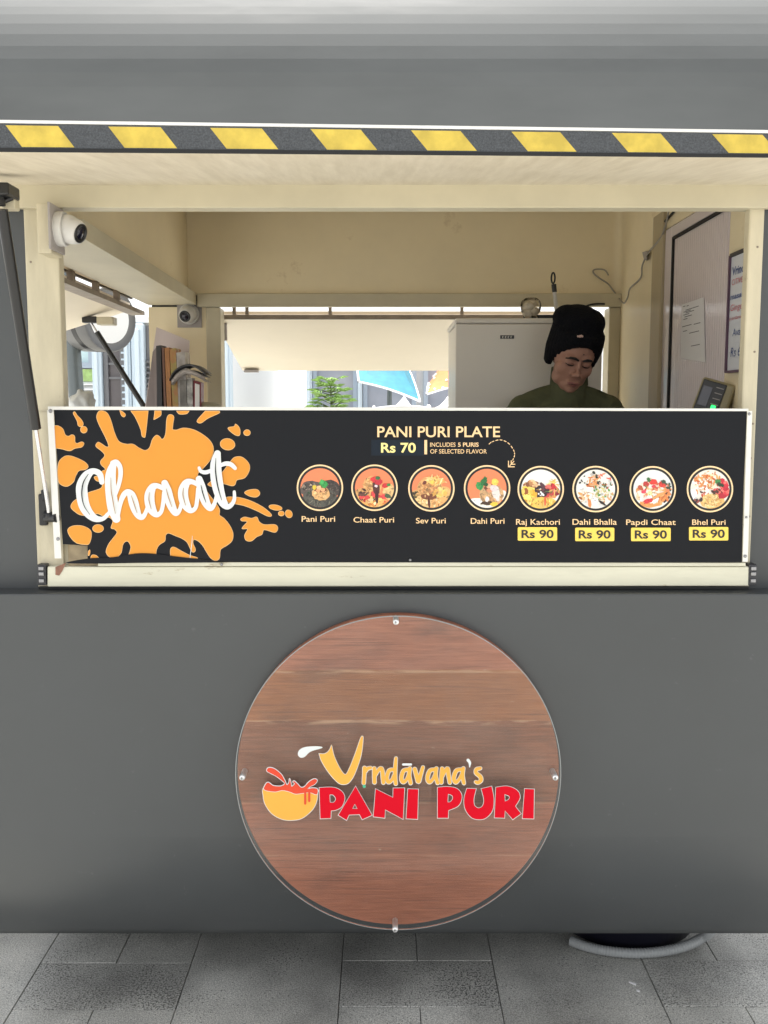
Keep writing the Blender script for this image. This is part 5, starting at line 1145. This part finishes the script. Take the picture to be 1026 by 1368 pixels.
# ------------------------------------------------------------------ outside: shop front across the lane
FY = 9.0
bd = thing('shop_building', 'low white shop with pale blue pilasters and grey shutters left of the bright gap', 'building', (0, FY+2, 0))
def X_(x, Y=FY): return (x-513)/F*Y*.995
mb = MB(); mb.box(-9, X_(310), FY+.1, FY+4, 0, 2.36); mb.build('wall', M['facade'], bd)
MB().box(-9.1, X_(310)+.05, FY+.02, FY+4.1, 2.36, 2.42, .01).build('cornice', M['facade'], bd)
bd2 = thing('shop_building', 'low white shop with blue grey glazed front right of the bright gap', 'building', (X_(600), FY+2, 0))
MB().box(X_(410), 9, FY+.1, FY+4, 0, 2.36).build('wall', M['facade'], bd2)
MB().box(X_(410)-.05, 9.1, FY+.02, FY+4.1, 2.36, 2.42, .01).build('cornice', M['facade'], bd2)
def pil(x0, x1, m='pil', d=.12):
    mb = MB(); a, b = X_(x0), X_(x1); mb.box(a, b, FY+.1-d, FY+.098, 0, 2.35, .01); mb.box(a+(b-a)*.3, a+(b-a)*.7, FY+.1-d-.03, FY+.1-d-.001, .1, 2.3, .01)
    mb.build('pilaster', M[m], bd if x0 < 400 else bd2)
for a, b in ((125.5, 138), (168, 177), (178, 195), (300, 310), (410, 417), (478, 484)): pil(a, b)
def window(x0, x1, z0, z1, gm, fm='bluegrey', bars=()):
    a, b = X_(x0), X_(x1); f = MB(); f.box(a, b, FY+.03, FY+.099, z0, z0+.05); f.box(a, b, FY+.03, FY+.099, z1-.05, z1); f.box(a, a+.04, FY+.03, FY+.099, z0+.05, z1-.05); f.box(b-.04, b, FY+.03, FY+.099, z0+.05, z1-.05)
    for z in bars: f.box(a+.04, b-.04, FY+.04, FY+.098, z, z+.02)
    o = f.build('window', M[fm], bd if x0 < 400 else bd2); MB().box(a+.04, b-.04, FY+.07, FY+.095, z0+.05, z1-.05).build('pane', M[gm], o)
window(85, 125, 1.95, 2.33, 'cyan'); window(139, 167, .1, 2.3, 'dglass', 'shutter', (1.98, 1.85)); window(417.5, 477.5, .1, 2.3, 'glass')
window(485, 556, .1, 2.3, 'glass'); window(566, 640, .1, 2.3, 'glass', 'bluegrey')
def louvre(x0, x1, z0, z1, m='shutter', step=.05):
    mb = MB(); a, b = X_(x0), X_(x1); z = z0
    while z < z1:
        mb.hexa([Vector((a, FY+.02, z)), Vector((b, FY+.02, z)), Vector((b, FY+.09, z+step*.8)), Vector((a, FY+.09, z+step*.8))], [Vector((a, FY+.02, z+.012)), Vector((b, FY+.02, z+.012)), Vector((b, FY+.09, z+step*.8+.012)), Vector((a, FY+.09, z+step*.8+.012))]); z += step
    mb.build('louvre', M[m], bd)
louvre(103, 125, 1.3, 1.82, 'facade', .045); louvre(163, 167.5, 1.3, 2.1, 'pil', .06); louvre(196, 212, .3, 2.05); 
mb = MB(); mb.box(X_(196), X_(299), FY+.06, FY+.094, .1, 2.34); mb.build('shutter_wall', M['shutter'], bd)
louvre(282, 299, .3, 2.0)
MB().box(X_(103), X_(125), FY+.05, FY+.092, 1.83, 1.94).build('planter_strip', M['leaf'], bd)
MB().ell((X_(290), FY+.03, 2.02), (.05, .05, .06)).build('wall_lamp', M['camera'], bd)

# leaning grey pole and round double sided sign
p0, p1 = PY(104.5, 560, 5.6), PY(94.5, 425, 5.6); dd = p1-p0
po = thing('street_pole', 'round grey metal pole outside the side opening', 'pole', (p0.x-dd.x*(p0.z/dd.z), 5.6, 0))
MB().tube([p0-dd*(p0.z/dd.z), p1+dd*2.2], .043, 20).build('shaft', M['pole'], po)
bp0 = p0-dd*(p0.z/dd.z); MB().lathe([(.09, 0), (.09, .012), (.05, .02)], (bp0.x, bp0.y, 0), 'Z', 24).build('base_plate', M['pole'], po)
sc_ = PY(147, 427, 5.5)
sg = thing('round_drum_sign', 'round white drum sign with a black band beside the grey pole', 'sign', (sc_.x-.1, 5.55, sc_.z-.19))
axd = Vector((.80, -.60, -.04)).normalized(); qs = axd.to_track_quat('Z', 'Y').to_matrix()
MB().lathe([(.175, -.22), (.178, -.215), (.178, .0), (.170, .004), (.168, -.003), (.130, -.003)], sc_, 'Z', 56, m=qs).build('drum', mat('sign_drum', (.15, .15, .15), .4), sg)
MB().lathe([(.1795, -.125), (.1795, -.085)], sc_, 'Z', 56, m=qs).build('band', M['black'], sg)
MB().lathe([(.130, -.001), (.0, .001)], sc_, 'Z', 56, m=qs).build('face', M['facade'], sg)
arm = sc_-axd*.11; MB().tube([arm+Vector((0, 0, .17)), arm+Vector((0, 0, .30)), Vector((p1+dd*1.05))+Vector((0, 0, 0))], .014, 10).build('arm', M['pole'], sg)

# potted plant with narrow fingered leaves
pc = PY(442, 547, 6.6)
pl = thing('potted_plant', 'bright green potted plant with narrow fingered leaves outside the rear opening', 'plant', (pc.x, 6.6, 0))
MB().lathe([(.16, 0), (.22, .40), (.24, .41), (.24, .46), (.21, .46), (.2, .40), (0, .40)], (pc.x, 6.6, 0), 'Z', 32).build('pot', M['pot'], pl)
topz = PY(442, 509, 6.6).z
rs = random.Random(11)
stm = MB(); lf = MB()
stm.tube([(pc.x, 6.6, .40), (pc.x+.01, 6.6, 1.1), (pc.x, 6.6, topz-.02)], [.016, .011, .004], 8)
def leaf(o, d, L, wd):
    d = d.normalized(); s_ = d.cross(Vector((0, 0, 1)))
    if s_.length < .05: s_ = Vector((1, 0, 0))
    s_.normalize(); nrm = s_.cross(d)
    m1 = o+d*L*.45+nrm*L*.06; tip = o+d*L-Vector((0, 0, L*.18))
    lf.add([o, m1+s_*wd, tip, m1-s_*wd], [(0, 1, 2), (0, 2, 3)])
z = .95
while z < topz:
    f = (topz-z)/(topz-.95)
    for k in range(6):
        a = rs.uniform(0, 6.283); L = (.05+.16*min(1, f*1.6))*rs.uniform(.55, 1.25)
        d = Vector((math.cos(a), math.sin(a), rs.uniform(.1, .55))).normalized(); o = Vector((pc.x, 6.6, z)); e = o+d*L
        stm.tube([o, e], [.004, .002], 5)
        side = d.cross(Vector((0, 0, 1))).normalized()
        for q in range(7):
            t = (q-3)/3; leaf(e, d*(1-.55*abs(t))+side*t*.95+Vector((0, 0, -.1)), (.125-.03*abs(t))*(.6+.5*f), .0062)
        if f > .25:
            mid_ = o+d*L*.55
            for q in (-1, 1): leaf(mid_, d*.5+side*q, .07, .007)
    z += rs.uniform(.018, .036)
for q in range(9):
    a = q*.7; leaf(Vector((pc.x, 6.6, topz-.03)), Vector((math.cos(a)*.7, math.sin(a)*.7, .8)), .07, .007)
stm.build('stem', M['stem'], pl); lf.build('foliage', M['leaf'], pl)

# parasols beyond the rear opening
def pyramid(name, label, L, Rr, apex, depth, m, band, dots=False):
    """four sided canopy, front rim from L to Rr, the back rim set off by depth"""
    mid_ = (L+Rr)/2+depth*.5
    root = thing(name, label, 'umbrella', (mid_.x, mid_.y, 0), 'parasols behind the trailer')
    c4_ = [L, Rr, Rr+depth, L+depth]; mb = MB(); G = 8
    def pt(i, u, v):
        a, b = c4_[i], c4_[(i+1) % 4]; e = a+(b-a)*u; p = e+(apex-e)*v; p.z -= .05*math.sin(math.pi*v)*1.2+.015*math.sin(math.pi*u)*(1-v)*-1; return p
    for i in range(4):
        vs = [pt(i, a/G, b/G) for b in range(G+1) for a in range(G+1)]
        mb.add(vs, [(b*(G+1)+a, b*(G+1)+a+1, (b+1)*(G+1)+a+1, (b+1)*(G+1)+a) for b in range(G) for a in range(G)])
    if dots:
        rd = random.Random(3); mb.cur = 1
        for k in range(90): mb.ell(pt(rd.randrange(4), rd.random(), rd.uniform(.02, .8)), (.012, .012, .012), nu=8, nv=5)
    cn_ = mb.build('canopy', [m, M['whitecloth']], root)
    mb = MB(); mb.tube([pt(i, a/G, 0) for i in range(4) for a in range(G)]+[pt(0, 0, 0)], .008, 6, False); mb.build('edge_band', band, cn_)
    MB().tube([(mid_.x, mid_.y, 0), apex-Vector((0, 0, .02))], .02, 10).build('pole', M['pole'], root)
    MB().lathe([(.22, 0), (.22, .05), (.05, .07), (.03, .2)], (mid_.x, mid_.y, 0), 'Z', 24).build('base', M['pole'], root)
pyramid('blue_parasol', 'blue square parasol with a white rim beyond the rear opening', PY(479, 510, 7.0), PY(561, 536, 7.0), PY(522, 440, 7.5), Vector((-.05, 1.0, .25)), M['bluecloth'], M['whitecloth'])
pyramid('white_parasol', 'low white square parasol under the blue one', PY(499, 546, 6.6), PY(575, 545, 6.6), PY(540, 529, 6.9), Vector((0, .55, .0)), M['whitecloth'], M['whitecloth'])
pyramid('dotted_parasol', 'orange parasol with white dots close beside the fridge', PY(570, 527, 7.6), PY(640, 512, 7.6), PY(606, 440, 8.0), Vector((.05, .8, .1)), M['orangecloth'], M['whitecloth'], True)
pyramid('white_parasol', 'white square parasol under the orange dotted one', PY(574, 548, 7.3), PY(660, 540, 7.3), PY(608, 514, 7.5), Vector((0, .7, .0)), M['whitecloth'], M['whitecloth'])
